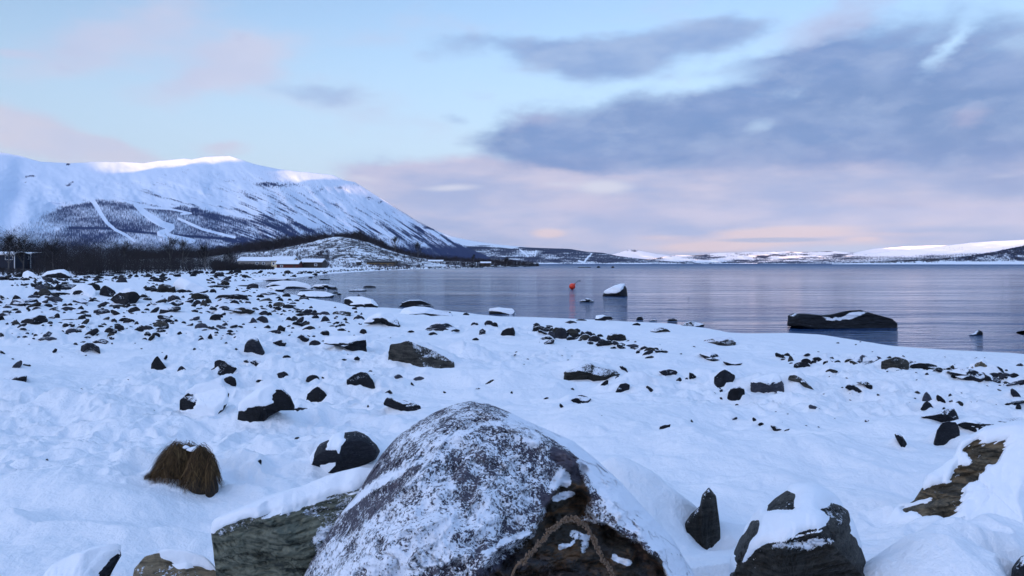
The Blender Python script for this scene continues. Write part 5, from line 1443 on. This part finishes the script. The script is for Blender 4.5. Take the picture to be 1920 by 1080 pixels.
def build_vegetation():
    rng = np.random.default_rng(4)
    # near thicket
    def scat(n, pxr, Yr, topf, stems, twigs, wd, keep=None, hscale=(.55, 1.0), spread=.35):
        px = rng.uniform(*pxr, n); Y = rng.uniform(*Yr, n)
        x = (px - CX) / F * Y
        if keep is not None:
            k = keep(px, Y, x); px, Y, x = px[k], Y[k], x[k]
        z = land(x, Y, drift=False)
        top = CAMZ + (HY - topf(px, Y)) / F * Y
        h = np.clip((top - z) * rng.uniform(*hscale, len(px)), .5, 12)
        ok = z > 0.15
        return bush_cloud(np.stack([x, Y, z - .1], 1)[ok], h[ok], stems, twigs, wd, rng, spread)

    front = lambda px: np.interp(px, [-300, 0, 170, 300, 430, 520], [92, 92, 100, 124, 170, 215])
    topA = lambda px, Y: np.where((px < 68) & (Y < 138), 500.0, 0) + np.where((px < 68) & (Y < 138), 0, 1) * np.interp(px, [-300, 0, 30, 60, 100, 160, 230, 300, 330, 380, 430, 470, 520], [426, 432, 432, 446, 447, 452, 452, 458, 453, 459, 466, 482, 494])
    V = [scat(3000, (-620, 440), (88, 240), topA, 5, 12, .028, keep=lambda px, Y, x: (Y > front(px)) & (fbm2(px * .02, Y * .03, 301, 3) > -.25), hscale=(.8, 1.2)),
         scat(1500, (-620, 470), (88, 240), lambda px, Y: topA(px, Y) + 24, 7, 10, .035, keep=lambda px, Y, x: (Y > front(px)) & (Y < front(px) + 40), spread=.7),
         scat(700, (400, 515), (160, 250), lambda px, Y: np.interp(px, [390, 440, 480, 505, 530], [478, 490, 492, 493, 505]), 7, 12, .05, keep=lambda px, Y, x: Y > front(px), spread=.8, hscale=(.4, 1.0))]
    cloud_obj('birch_thicket', np.concatenate(V), M['twig'], 'dense dark thicket of leafless birch and willow behind the stony beach')
    # wood on the spur and the foot of the mountain
    topB = lambda px, Y: np.interp(px, [200, 300, 380, 425, 475, 524, 574, 624, 674, 690, 720, 760, 800, 860, 900, 960, 1020], [468, 468, 468, 461, 451, 443, 440, 437, 434, 441, 453, 466, 475, 480, 484, 485, 492])
    V = [scat(2600, (240, 720), (495, 640), topB, 4, 11, .16, hscale=(.5, 1.25)),
         scat(1200, (690, 1010), (520, 700), topB, 4, 8, .16, hscale=(.5, 1.2)),
         scat(500, (800, 1010), (430, 560), lambda px, Y: np.interp(px, [800, 900, 1010], [488, 489, 494]), 5, 7, .15)]
    cloud_obj('spur_wood', np.concatenate(V), M['twig_far'], 'dark leafless wood along the ridge behind the boathouses and under the mountain')
    # low shrubs on the knoll
    V = [scat(700, (540, 1000), (345, 515), lambda px, Y: np.interp(px, [0, 2000], [0, 0]) + 400, 4, 6, .10, hscale=(.02, .035), spread=.8)]
    px = rng.uniform(420, 980, 1700); Y = rng.uniform(340, 512, 1700); x = (px - CX) / F * Y; z = land(x, Y, drift=False); ok = (z > .4) & ~((px > 795) & (px < 838) & (Y < 460))
    V = [bush_cloud(np.stack([x, Y, z - .1], 1)[ok], rng.uniform(.5, 2.3, ok.sum()), 5, 8, .10, rng, .8)]
    px = rng.uniform(430, 620, 420); Y = rng.uniform(342, 420, 420); x = (px - CX) / F * Y; z = land(x, Y, drift=False)
    V.append(bush_cloud(np.stack([x, Y, z - .1], 1), rng.uniform(1.2, 3.4, 420), 5, 9, .09, rng, .6))
    px = rng.uniform(600, 1010, 200); Y = rng.uniform(300, 420, 200); x = (px - CX) / F * Y; z = land(x, Y, drift=False); ok = (z > .25) & ~((px > 792) & (px < 842))
    V.append(bush_cloud(np.stack([x, Y, z - .1], 1)[ok], rng.uniform(.4, 1.3, ok.sum()), 5, 7, .1, rng, .9))
    o = cloud_obj('knoll_shrubs', np.concatenate(V), M['heath'], None); tag(o, 'low frosted shrubs dotted over the snowy knoll behind the boathouses', 'shrubs', kind='stuff')
    # open birch wood of the headland on the right
    px = rng.uniform(1600, 2250, 2600); v = rng.uniform(0.12, 1.0, 2600) ** .7
    tp = np.interp(px, [1560, 1600, 1640, 1700, 1760, 1800, 1840, 1870, 1900, 1930, 2000, 2300], [494.6, 493, 491.5, 488, 485, 482, 476, 471, 464, 459, 446, 400])
    py = 494.5 + (tp - 494.5) * v
    db = np.interp(px, [1560, 2300], [2200, 1750]); dt = np.interp(px, [1560, 1700, 2300], [2600, 2600, 2300])
    vv = (496.2 - py) / np.maximum(496.2 - tp, .1)
    Y = db + (dt - db) * vv - 10
    keep = (fbm2(px * .04, py * .2, 331, 3) > -.05 - .5 * (v > .8)) & (py < 493.4)
    P = np.stack([(px - CX) / F * Y, Y, CAMZ + (HY - py) / F * Y - 1.5], 1)[keep]
    V = bush_cloud(P, rng.uniform(4, 7.5, len(P)), 3, 5, .55, rng, .4)
    cloud_obj('headland_birches', V, M['twig_far'], 'open leafless birch wood on the snowy headland at the right end of the lake')
    # birches that stand out one by one
    r2 = np.random.default_rng(9)
    for px, yt, Y, lab in [(16, 434, 118, 'tall bare birch behind the blue huts, leftmost of the thicket'), (44, 436, 125, 'bare birch rising just right of the roof of the blue huts'),
                           (101, 444, 122, 'bare birch standing up from the thicket right of the blue huts'), (232, 450, 150, 'lone bare birch rising above the middle of the thicket'),
                           (322, 442, 150, 'tallest bare birch below the foot of the ski runs, left of its twin'), (345, 446, 158, 'bare birch right of the tallest one below the ski runs'),
                           (385, 452, 170, 'bare birch near the right end of the dark thicket'), (428, 468, 190, 'small bare birch at the far right end of the thicket')]:
        birch(lab, px, yt, Y, r2, 'bare birches rising above the thicket')
    for px, yt, Y, lab in [(606, 440, 515, 'bare birch on the ridge above the dark barn'), (664, 434, 512, 'bare birch near the top of the snowy knoll, left of the tallest'), (674, 431, 512, 'tallest bare birch on top of the snowy knoll'),
                           (741, 442, 515, 'bare birch at the right end of the wood on the knoll'), (784, 452, 515, 'thin bare birch on the right slope of the knoll'), (888, 476, 520, 'bare birch by the shore right of the grey cabin'),
                           (951, 480, 540, 'bare birch at the tip of the wooded point')]:
        birch(lab, px, yt, Y, r2, 'bare birches on the knoll and the point')


# ------------------------------------------------------------------ buildings
def boxv(x0, x1, y0, y1, z0, z1):
    P = [(x0, y0, z0), (x1, y0, z0), (x1, y1, z0), (x0, y1, z0), (x0, y0, z1), (x1, y0, z1), (x1, y1, z1), (x0, y1, z1)]
    Q = [(0, 3, 2, 1), (4, 5, 6, 7), (0, 1, 5, 4), (1, 2, 6, 5), (2, 3, 7, 6), (3, 0, 4, 7)]
    return np.array(P, float), np.array(Q)


def join(parts):
    V = []; Q = []; n = 0
    for v, q in parts:
        V.append(v); Q.append(q + n); n += len(v)
    return np.concatenate(V), np.concatenate(Q)


def add(name, parts, mat, parent, loc=None):
    v, q = join(parts)
    return make_mesh(name, v, q, mat, None, smooth=False, parent=parent, loc=loc if loc is not None else tuple(parent.matrix_world.translation) if False else LOCS[parent.name] if parent.name in LOCS else (0, 0, 0))


LOCS = {}


def part(name, parts, mat, root, parent=None):
    """part in world coordinates under root (or under one of its parts)"""
    v, q = join(parts)
    base = np.array(LOCS[root.name])
    me_o = make_mesh(name, v, q, mat, None, smooth=False, loc=tuple(base))
    me_o.parent = parent if parent is not None else root
    me_o.location = (0, 0, 0)
    return me_o


def prism(x0, x1, ys, zs, yt=None):
    """closed section ys,zs swept from x0 to x1"""
    n = len(ys)
    P = [(x0, y, z) for y, z in zip(ys, zs)] + [(x1, y, z) for y, z in zip(ys, zs)]
    Q = [(i, (i + 1) % n, n + (i + 1) % n, n + i) for i in range(n)]
    return np.array(P, float), np.array(Q)


def house(name, label, px0, px1, ytop, yeave, ybase, Y, depth, wall, roofm, snow=True, wins=(), door=None, over=.35, snowt=.35, trims=False, mono=False, base_ext=2.0):
    s = Y / F
    x0, x1 = (px0 - CX) * s, (px1 - CX) * s
    zt, ze, zb = CAMZ + (HY - ytop) * s, CAMZ + (HY - yeave) * s, CAMZ + (HY - ybase) * s
    gz = min(zb, ground_z((x0 + x1) / 2, Y + depth / 2), ground_z(x0, Y), ground_z(x1, Y))
    root = empty(name, ((x0 + x1) / 2, Y + depth / 2, gz)); LOCS[root.name] = tuple(root.location)
    tag(root, label, 'building')
    ym = Y + depth / 2
    r0 = ze - (0.05)
    # walls with gables
    wl = [boxv(x0 + over, x1 - over, Y, Y + depth, gz - .3, r0)]
    wall_o = part('wall', wl, wall, root)
    gab = []
    for xx in ((x0 + over + .02, x0 + over + .12), (x1 - over - .12, x1 - over - .02)):
        ys = [Y, ym, Y + depth] if not mono else [Y, Y + depth, Y + depth]
        zs = [r0 - .01, zt - .12, r0 - .01] if not mono else [r0 - .01, zt - .12, r0 - .01]
        n = 3
        P = [(xx[0], y, z) for y, z in zip(ys, zs)] + [(xx[1], y, z) for y, z in zip(ys, zs)]
        Q = [(0, 1, 4, 3), (1, 2, 5, 4), (2, 0, 3, 5), (0, 2, 1, 1), (3, 4, 5, 5)]
        gab.append((np.array(P, float), np.array(Q)))
    if not mono:
        v, q = join(gab)
        tri = []
        for f in q:
            f = list(dict.fromkeys(f))
            tri += [(f[0], f[i], f[i + 1]) for i in range(1, len(f) - 1)]
        g = make_mesh('gable', v, np.array(tri), wall, None, smooth=False, loc=LOCS[root.name]); g.parent = wall_o; g.location = (0, 0, 0)
    th = .12
    sl = (zt - ze) / (depth / 2)
    if mono:
        ys = [Y - over, Y + depth + over]; za = [ze, zt]
    else:
        ys = [Y - over, ym, Y + depth + over]; za = [ze - sl * over, zt, ze - sl * over]
    ry = ys + ys[::-1]; rz = za + [z - th for z in za[::-1]]

    def sweep(xa, xb, ry, rz):
        n = len(ry)
        P = [(xa, y, z) for y, z in zip(ry, rz)] + [(xb, y, z) for y, z in zip(ry, rz)]
        Q = [(i, (i + 1) % n, n + (i + 1) % n, n + i) for i in range(n)]
        k = len(ry) // 2
        for b in (0, n):
            for i in range(k - 1):
                Q.append((b + i, b + i + 1, b + n - 2 - i, b + n - 1 - i))
        return np.array(P, float), np.array(Q)
    roof = part('roof', [sweep(x0, x1, ry, rz)], roofm, root)
    if snow:
        rz2 = [z + snowt for z in za] + [z + .003 for z in za[::-1]]
        sn = part('roof_snow', [sweep(x0 + .05, x1 - .05, ry, rz2)], M['cap'], root, roof)
        bv = sn.modifiers.new('b', 'BEVEL'); bv.width = snowt * .4; bv.segments = 2
    for (a0, b0, a1, b1, lit) in wins:
        wx0, wx1 = (a0 - CX) * s, (a1 - CX) * s; wz1, wz0 = CAMZ + (HY - b0) * s, CAMZ + (HY - b1) * s
        t = max(.08, .6 * s)
        fr = part('window', [boxv(wx0 - t, wx0, Y - .06, Y + .02, wz0 - t, wz1 + t), boxv(wx1, wx1 + t, Y - .06, Y + .02, wz0 - t, wz1 + t), boxv(wx0, wx1, Y - .06, Y + .02, wz1, wz1 + t), boxv(wx0, wx1, Y - .06, Y + .02, wz0 - t, wz0)], M['white_paint'] if not lit else M['ochre'], root)
        part('pane', [boxv(wx0, wx1, Y - .03, Y + .02, wz0, wz1)], M['pane'], root, fr)
    if door:
        a0, b0, a1, b1 = door
        part('door', [boxv((a0 - CX) * s, (a1 - CX) * s, Y - .05, Y + .02, CAMZ + (HY - b1) * s, CAMZ + (HY - b0) * s)], M['white_paint'] if trims else M['darkwood'], root)
    if trims:
        for xx in (x0 + over, x1 - over - .16):
            part('corner_board', [boxv(xx, xx + .16, Y - .05, Y + .02, gz - .2, r0 - .1)], M['white_paint'], root)
        part('fascia', [boxv(x0, x1, Y - over - .04, Y - over, (ze if mono else ze - sl * over) - th - .06, (ze if mono else ze - sl * over) + .02)], M['white_paint'], root)
    return root


def build_buildings():
    M['white_paint'] = plain('white_paint', (0.75, 0.76, 0.78), .6, var=.06)
    M['blue_board'] = plain('blue_boards', (0.007, 0.013, 0.032), .7, var=.2)
    M['darkwood'] = plain('dark_wood', (0.03, 0.022, 0.018), .8, var=.3)
    M['redwood'] = plain('red_boards', (0.085, 0.014, 0.009), .8, var=.2, scale=3)
    M['cream'] = plain('cream_boards', (0.62, 0.50, 0.32), .8, var=.1)
    M['greywall'] = plain('grey_boards', (0.22, 0.2, 0.18), .8, var=.2)
    M['ochre'] = plain('window_light_ochre', (0.42, 0.28, 0.10), .8, var=.2)  # yellow window light painted as frame colour
    M['brownwall'] = plain('brown_boards', (0.07, 0.05, 0.03), .8, var=.3)
    M['pane'] = plain('window_pane', (0.04, 0.05, 0.08), .15, var=.1)
    M['roofdark'] = plain('roofing', (0.05, 0.05, 0.055), .8)
    M['cabin_wall'] = plain('pale_grey_boards', (0.5, 0.52, 0.55), .8, var=.1)
    house('boathouse', 'long low grey boathouse with a thick white roof, leftmost of the shore buildings', 445, 509, 483.5, 489.5, 500, 330, 9, M['greywall'], M['roofdark'], snowt=.5, wins=[(480, 492, 484, 495, 0), (492, 492, 496, 495, 0)])
    house('cottage', 'cream-walled cottage with a snowy roof between the grey and the red boathouse', 507, 551, 482.5, 489, 503, 318, 8, M['cream'], M['roofdark'], snowt=.55, wins=[(511.5, 492, 514.5, 496, 0)])
    house('boathouse', 'small red boathouse with a flat white roof in front of the cream cottage', 517, 561, 489.5, 494.8, 504, 300, 6, M['redwood'], M['roofdark'], snowt=.4, door=(549, 497, 553.5, 503.5), wins=[(526, 497.5, 530, 500.5, 0)])
    house('barn', 'dark timber barn with a white roof, right of the red boathouse', 562, 605, 486, 491.5, 503, 306, 8, M['darkwood'], M['roofdark'], snowt=.3, door=(575, 495, 583, 502.5), wins=[(590, 495, 594, 498, 0)])
    house('lodge', 'long brown lodge with yellow-lit window bands by the water below the knoll', 686, 742, 489, 491, 501.2, 372, 9, M['brownwall'], M['roofdark'], snow=False,
          wins=[(690, 494.6, 701, 496.6, 1), (703, 494.6, 713, 496.6, 1), (715, 494.6, 726, 496.6, 1), (728, 494.6, 737, 496.6, 1)], door=(719, 493.5, 722, 500))
    house('shed', 'little brown shed near the wooded point, rightmost of the shore buildings', 900, 921, 491, 493.2, 498.5, 470, 5, M['brownwall'], M['roofdark'], snowt=.2, door=(909, 494.5, 911.5, 498))
    house('hut', 'narrow dark wooden hut just left of the brown lodge', 667, 677, 489, 491, 501, 365, 2.5, M['darkwood'], M['roofdark'], snow=True, snowt=.15, over=.2, door=(670, 494, 673, 500))
    house('cabin', 'pale grey cabin with a low gabled roof alone on the far shore', 802, 831, 487.6, 490, 499.4, 446, 6, M['cabin_wall'], M['roofdark'], snowt=.15, wins=[(814, 492, 820, 496, 0), (822, 492, 828, 496, 0)], over=.4)
    # the two blue huts by the thicket
    house('garden_hut', 'blue hut with white posts and framed window at the far left edge', -14, 30, 472.6, 475.8, 497.5, 138, 3.6, M['blue_board'], M['roofdark'], snowt=.12, over=.18, trims=True, wins=[(10.5, 480, 23.5, 486.5, 0)])
    house('garden_hut', 'smaller blue hut with white corner boards and an open dark front, beside the first', 26, 60, 473.0, 475, 498, 142, 3.4, M['blue_board'], M['roofdark'], snowt=.08, over=.15, trims=True, mono=True, wins=[(48, 480.5, 54, 485.5, 0)], door=None)


# ------------------------------------------------------------------ small things
def uv_sphere(c, r, nu=24, nv=14, sx=1, sy=1, sz=1):
    V = [];
    for i in range(nv + 1):
        ph = math.pi * i / nv
        for j in range(nu):
            a = 2 * math.pi * j / nu
            V.append((c[0] + r * sx * math.sin(ph) * math.cos(a), c[1] + r * sy * math.sin(ph) * math.sin(a), c[2] + r * sz * math.cos(ph)))
    return np.array(V), grid_faces(nv + 1, nu, True)


def tube_pts(pts, rad, k=8):
    pts = np.array(pts, float); n = len(pts)
    V = []
    for i in range(n):
        t = pts[min(i + 1, n - 1)] - pts[max(i - 1, 0)]; t /= max(np.linalg.norm(t), 1e-9)
        u = np.cross(t, [0, 1, 0.1]); u /= max(np.linalg.norm(u), 1e-9); w_ = np.cross(t, u)
        r = rad[i] if hasattr(rad, '__len__') else rad
        for j in range(k):
            a = 2 * math.pi * j / k
            V.append(pts[i] + r * (math.cos(a) * u + math.sin(a) * w_))
    return np.array(V), grid_faces(n, k, True)


def spline(ctrl, n):
    c = np.array(ctrl, float); m_ = len(c)
    t = np.linspace(0, m_ - 1.0001, n); out = []
    for tt in t:
        i = int(tt); f = tt - i
        p0, p1, p2, p3 = c[max(i - 1, 0)], c[i], c[min(i + 1, m_ - 1)], c[min(i + 2, m_ - 1)]
        out.append(.5 * ((2 * p1) + (-p0 + p2) * f + (2 * p0 - 5 * p1 + 4 * p2 - p3) * f * f + (-p0 + 3 * p1 - 3 * p2 + p3) * f ** 3))
    return np.array(out)


def build_small():
    # buoy
    red = plain('buoy_red', (0.78, 0.045, 0.012), .35, var=.08)
    grey = plain('dark_rope', (0.06, 0.06, 0.06), .8)
    Y = 71.0; s = Y / F
    c = ((1073 - CX) * s, Y, CAMZ + (HY - 537) * s)
    root = empty('mooring_buoy', (c[0], c[1], 0)); tag(root, 'round orange-red mooring buoy floating on the lake', 'buoy')
    r = 5.9 * s
    v, q = uv_sphere(c, r, 28, 16); make_mesh('float', v, q, red, parent=root, loc=(c[0], c[1], 0))
    d = np.array([.72, 0, .7])
    p0 = np.array(c) + d * r * .95
    v, q = tube_pts([p0, p0 + d * r * .28, p0 + d * r * .35], [r * .28, r * .25, r * .12], 10); make_mesh('collar', v, q, red, parent=root, loc=(c[0], c[1], 0))
    pts = spline([p0 + d * r * .3, p0 + d * r * .8 + np.array([.02, 0, .03]), p0 + d * r * 1.3, p0 + d * r * 1.5 + np.array([.12, 0, .02])], 16)
    v, q = tube_pts(pts, .022, 7); rp = make_mesh('mooring_line', v, q, grey, parent=root, loc=(c[0], c[1], 0))
    e = pts[-1]
    ring = [e + np.array([.07 * math.cos(a) + .05, 0, .07 * math.sin(a)]) for a in np.linspace(0, 2 * math.pi, 15)]
    v, q = tube_pts(ring, .022, 6); make_mesh('ring', v, q, grey, parent=root, loc=(c[0], c[1], 0))
    # sticks out in the lake
    Y = CAMZ * F / 66.0; s = Y / F; x = (1290 - CX) * s
    v, q = tube_pts([(x, Y, -.4), (x + .01, Y, .0), (x + .03, Y, .13)], [.012, .012, .006], 6)
    v2, q2 = tube_pts([(x + .09, Y, -.4), (x + .085, Y, 0), (x + .07, Y, .09)], [.012, .011, .006], 6)
    make_mesh_o = make_mesh('reed', np.concatenate([v, v2]), np.concatenate([q, q2 + len(v)]), plain('reed', (.08, .07, .06)), loc=(x, Y, 0)); tag(make_mesh_o, 'pair of thin reed stubs sticking out of the open lake', 'reed')

    # grass tussock
    rng = np.random.default_rng(12)
    Y = hit(345, 918); s = Y / F
    def W(px, py, dy=0.0): return np.array([(px - CX) / F * (Y + dy), Y + dy, CAMZ + (HY - py) / F * (Y + dy)])
    base = W(345, 912, .12); root = empty('grass_tussock', tuple(base)); tag(root, 'shaggy brown tussock of dead grass with a little snow on top, left foreground', 'grass tussock')
    lobes = [(W(332, 905, .16), W(338, 844, .16)[2] - W(332, 905, .16)[2], 46 * s, .16), (W(355, 905, .2), W(352, 843, .2)[2] - W(355, 905, .2)[2], 30 * s, .12), (W(377, 902, .08), W(370, 848, .08)[2] - W(377, 902, .08)[2], 28 * s, .13), (W(396, 908, .05), W(396, 862, .05)[2] - W(396, 908, .05)[2], 12 * s, .09)]
    V = []; Q = []; n = 0
    for (c, h, rx, ry) in lobes:
        v, q = uv_sphere((c[0], c[1], c[2] - .02), 1, 26, 14, rx * .86, ry * .86, h * .93)
        kz = np.clip((v[:, 2] - c[2]) / h, 0, 1); v[:, 0] = c[0] + (v[:, 0] - c[0]) * (1 - .38 * kz); v[:, 1] = c[1] + (v[:, 1] - c[1]) * (1 - .38 * kz)
        v = v + (fbm2(v[:, 0] * 14, v[:, 2] * 14, 401, 3) * .03)[:, None]
        V.append(v); Q.append(q + n); n += len(v)
    make_mesh('peat_core', np.concatenate(V), np.concatenate(Q), plain('peat', (.022, .014, .009), .95, var=.4, scale=30), parent=root, loc=tuple(base))
    m, nt, b = material('dead_grass')
    k = attr(nt, 'tone')
    nt.put(b.inputs['Base Color'], nt.mix(nt.sstep(k, .35, 1.0), nt.mix(nt.sstep(k, 0, .4), (.022, .013, .008, 1), (.085, .048, .02, 1)), (.26, .17, .075, 1)))
    b.inputs['Roughness'].default_value = .8; b.inputs['Specular IOR Level'].default_value = .2
    VB = []; QB = []; TB = []; n = 0
    for (c, h, rx, ry), cnt in zip(lobes, (2600, 900, 1500, 500)):
        for _ in range(cnt):
            ph = rng.uniform(0, 2 * math.pi); t0 = rng.uniform(0, .95) ** 1.3 * 1.25; t1 = min(t0 + rng.uniform(.35, .95), 1.72)
            m_ = 6; tw = rng.normal(0, 1.0); lift = rng.uniform(.98, 1.15) + .22 * rng.random() ** 4
            wd = rng.uniform(.0012, .0026); tone = rng.beta(1.4, 2.6) + .12 * (rng.random() < .1)
            pts = []
            for i in range(m_):
                u = i / (m_ - 1); t = t0 + (t1 - t0) * u; l = lift + .05 * u * u * rng.uniform(.5, 1.5)
                a = ph + tw * u
                pts.append((c[0] + rx * l * 1.08 * (t / 1.57) ** .85 * math.cos(a), c[1] + ry * l * 1.08 * (t / 1.57) ** .85 * math.sin(a), c[2] + h * l * (1 - (min(t, 1.7) / 1.57) ** 1.7) - .01 * u))
            side = np.array([-math.sin(ph), math.cos(ph), rng.uniform(-.3, .3)]) * wd
            for i, p in enumerate(pts):
                w_ = side * (1 - .75 * i / (m_ - 1))
                VB.append(np.array(p) - w_); VB.append(np.array(p) + w_); TB += [tone, tone]
            for i in range(m_ - 1):
                QB.append((n + 2 * i, n + 2 * i + 1, n + 2 * i + 3, n + 2 * i + 2))
            n += 2 * m_
    # loose blades standing off the crown and trailing to the left
    for _ in range(650):
        c, h, rx, ry = lobes[0] if rng.random() < .6 else lobes[1]
        ph = rng.uniform(0, 2 * math.pi); q0 = np.array([c[0] + rx * .5 * math.cos(ph) * rng.random(), c[1] + ry * .5 * math.sin(ph) * rng.random(), c[2] + h * .92])
        a = rng.uniform(0, 2 * math.pi); L = rng.uniform(.06, .17); d0 = np.array([math.cos(a) * .8, math.sin(a) * .6, rng.uniform(.4, 1.1)])
        tone = rng.uniform(.3, 1); wd = .0011
        for i in range(5):
            u = i / 4; p = q0 + d0 * L * u + np.array([0, 0, -1]) * L * .75 * u * u
            sv = np.array([-math.sin(a), math.cos(a), 0]) * wd * (1 - .8 * u)
            VB.append(p - sv); VB.append(p + sv); TB += [tone, tone]
        for i in range(4):
            QB.append((n + 2 * i, n + 2 * i + 1, n + 2 * i + 3, n + 2 * i + 2))
        n += 10
    for _ in range(90):
        q0 = W(rng.uniform(288, 305), rng.uniform(885, 900), .1); e = W(rng.uniform(268, 285), rng.uniform(893, 902), .03)
        for i in range(5):
            u = i / 4; p = q0 + (e - q0) * u + np.array([0, 0, .02 * math.sin(math.pi * u)])
            VB.append(p - [0, 0, .0011]); VB.append(p + [0, 0, .0011]); TB += [.4, .4]
        for i in range(4):
            QB.append((n + 2 * i, n + 2 * i + 1, n + 2 * i + 3, n + 2 * i + 2))
        n += 10
    make_mesh('blades', np.array(VB), np.array(QB), m, {'tone': np.array(TB)}, smooth=True, parent=root, loc=tuple(base))
    for (a, b_, r_) in [((362, 842), (12, 4), .0), ((350, 838), (7, 3), 0)]:
        c = W(a[0], a[1], .12); v, q = uv_sphere((c[0], c[1], c[2]), 1, 14, 8, b_[0] * s, b_[0] * s, b_[1] * s)
        v = v + (fbm2(v[:, 0] * 30, v[:, 1] * 30, 5, 3) * .02)[:, None]
        make_mesh('snow_patch', v, q, M['cap'], parent=root, loc=tuple(base))

    # bent stalk in front of the boulder
    Y = 1.72
    ctrl = [px_world(*p, Y + dy) for p, dy in [((760, 1760), .0), ((860, 1330), .0), ((955, 1090), .0), ((985, 1050), .0), ((1015, 1013), .01), ((1042, 986), .02), ((1066, 973), .03), ((1088, 979), .03), ((1108, 1003), .03), ((1128, 1042), .02), ((1150, 1082), .01), ((1170, 1140), 0)]]
    P = spline(ctrl, 170); base = P[0]
    P = P + np.stack([fbm2(np.arange(170) * .2, np.zeros(170), 5, 2), fbm2(np.arange(170) * .2, np.ones(170) * 9, 6, 2), fbm2(np.arange(170) * .2, np.ones(170) * 3, 7, 2)], 1) * .006
    root = empty('dry_stalk', tuple(base)); tag(root, 'brown dried seed stalk bent into an arch in front of the big boulder', 'plant stalk')
    stem = plain('dry_stem', (.11, .062, .028), .7, var=.35, scale=60)
    v, q = tube_pts(P, np.linspace(.003, .0018, 170), 8); make_mesh('stem', v, q, stem, parent=root, loc=tuple(base))
    VS = []; QS = []; n = 0
    for i in range(40, 170):
        for _ in range(5):
            a = rng.uniform(0, 6.28); t = P[min(i + 1, 169)] - P[i - 1]; t /= np.linalg.norm(t)
            u = np.cross(t, [0, 1, 0]); u /= np.linalg.norm(u); w_ = np.cross(t, u)
            c = P[i] + (math.cos(a) * u + math.sin(a) * w_) * rng.uniform(.003, .0062) + t * rng.uniform(-.004, .004)
            v, q = uv_sphere(c, rng.uniform(.0012, .0024), 6, 4, 1, 1, rng.uniform(.8, 1.6)); VS.append(v); QS.append(q + n); n += len(v)
    make_mesh('seeds', np.concatenate(VS), np.concatenate(QS), plain('dry_seed', (.14, .09, .055), .7, var=.4, scale=150), parent=root, loc=tuple(base))

build_stone_specs()
extra_mounds()
for _r in ROCKS:
    emit_rock(_r)
build_ground(); build_water(); build_mountains(); build_shade_ridge()
build_vegetation(); build_buildings(); build_small()
build_haze()
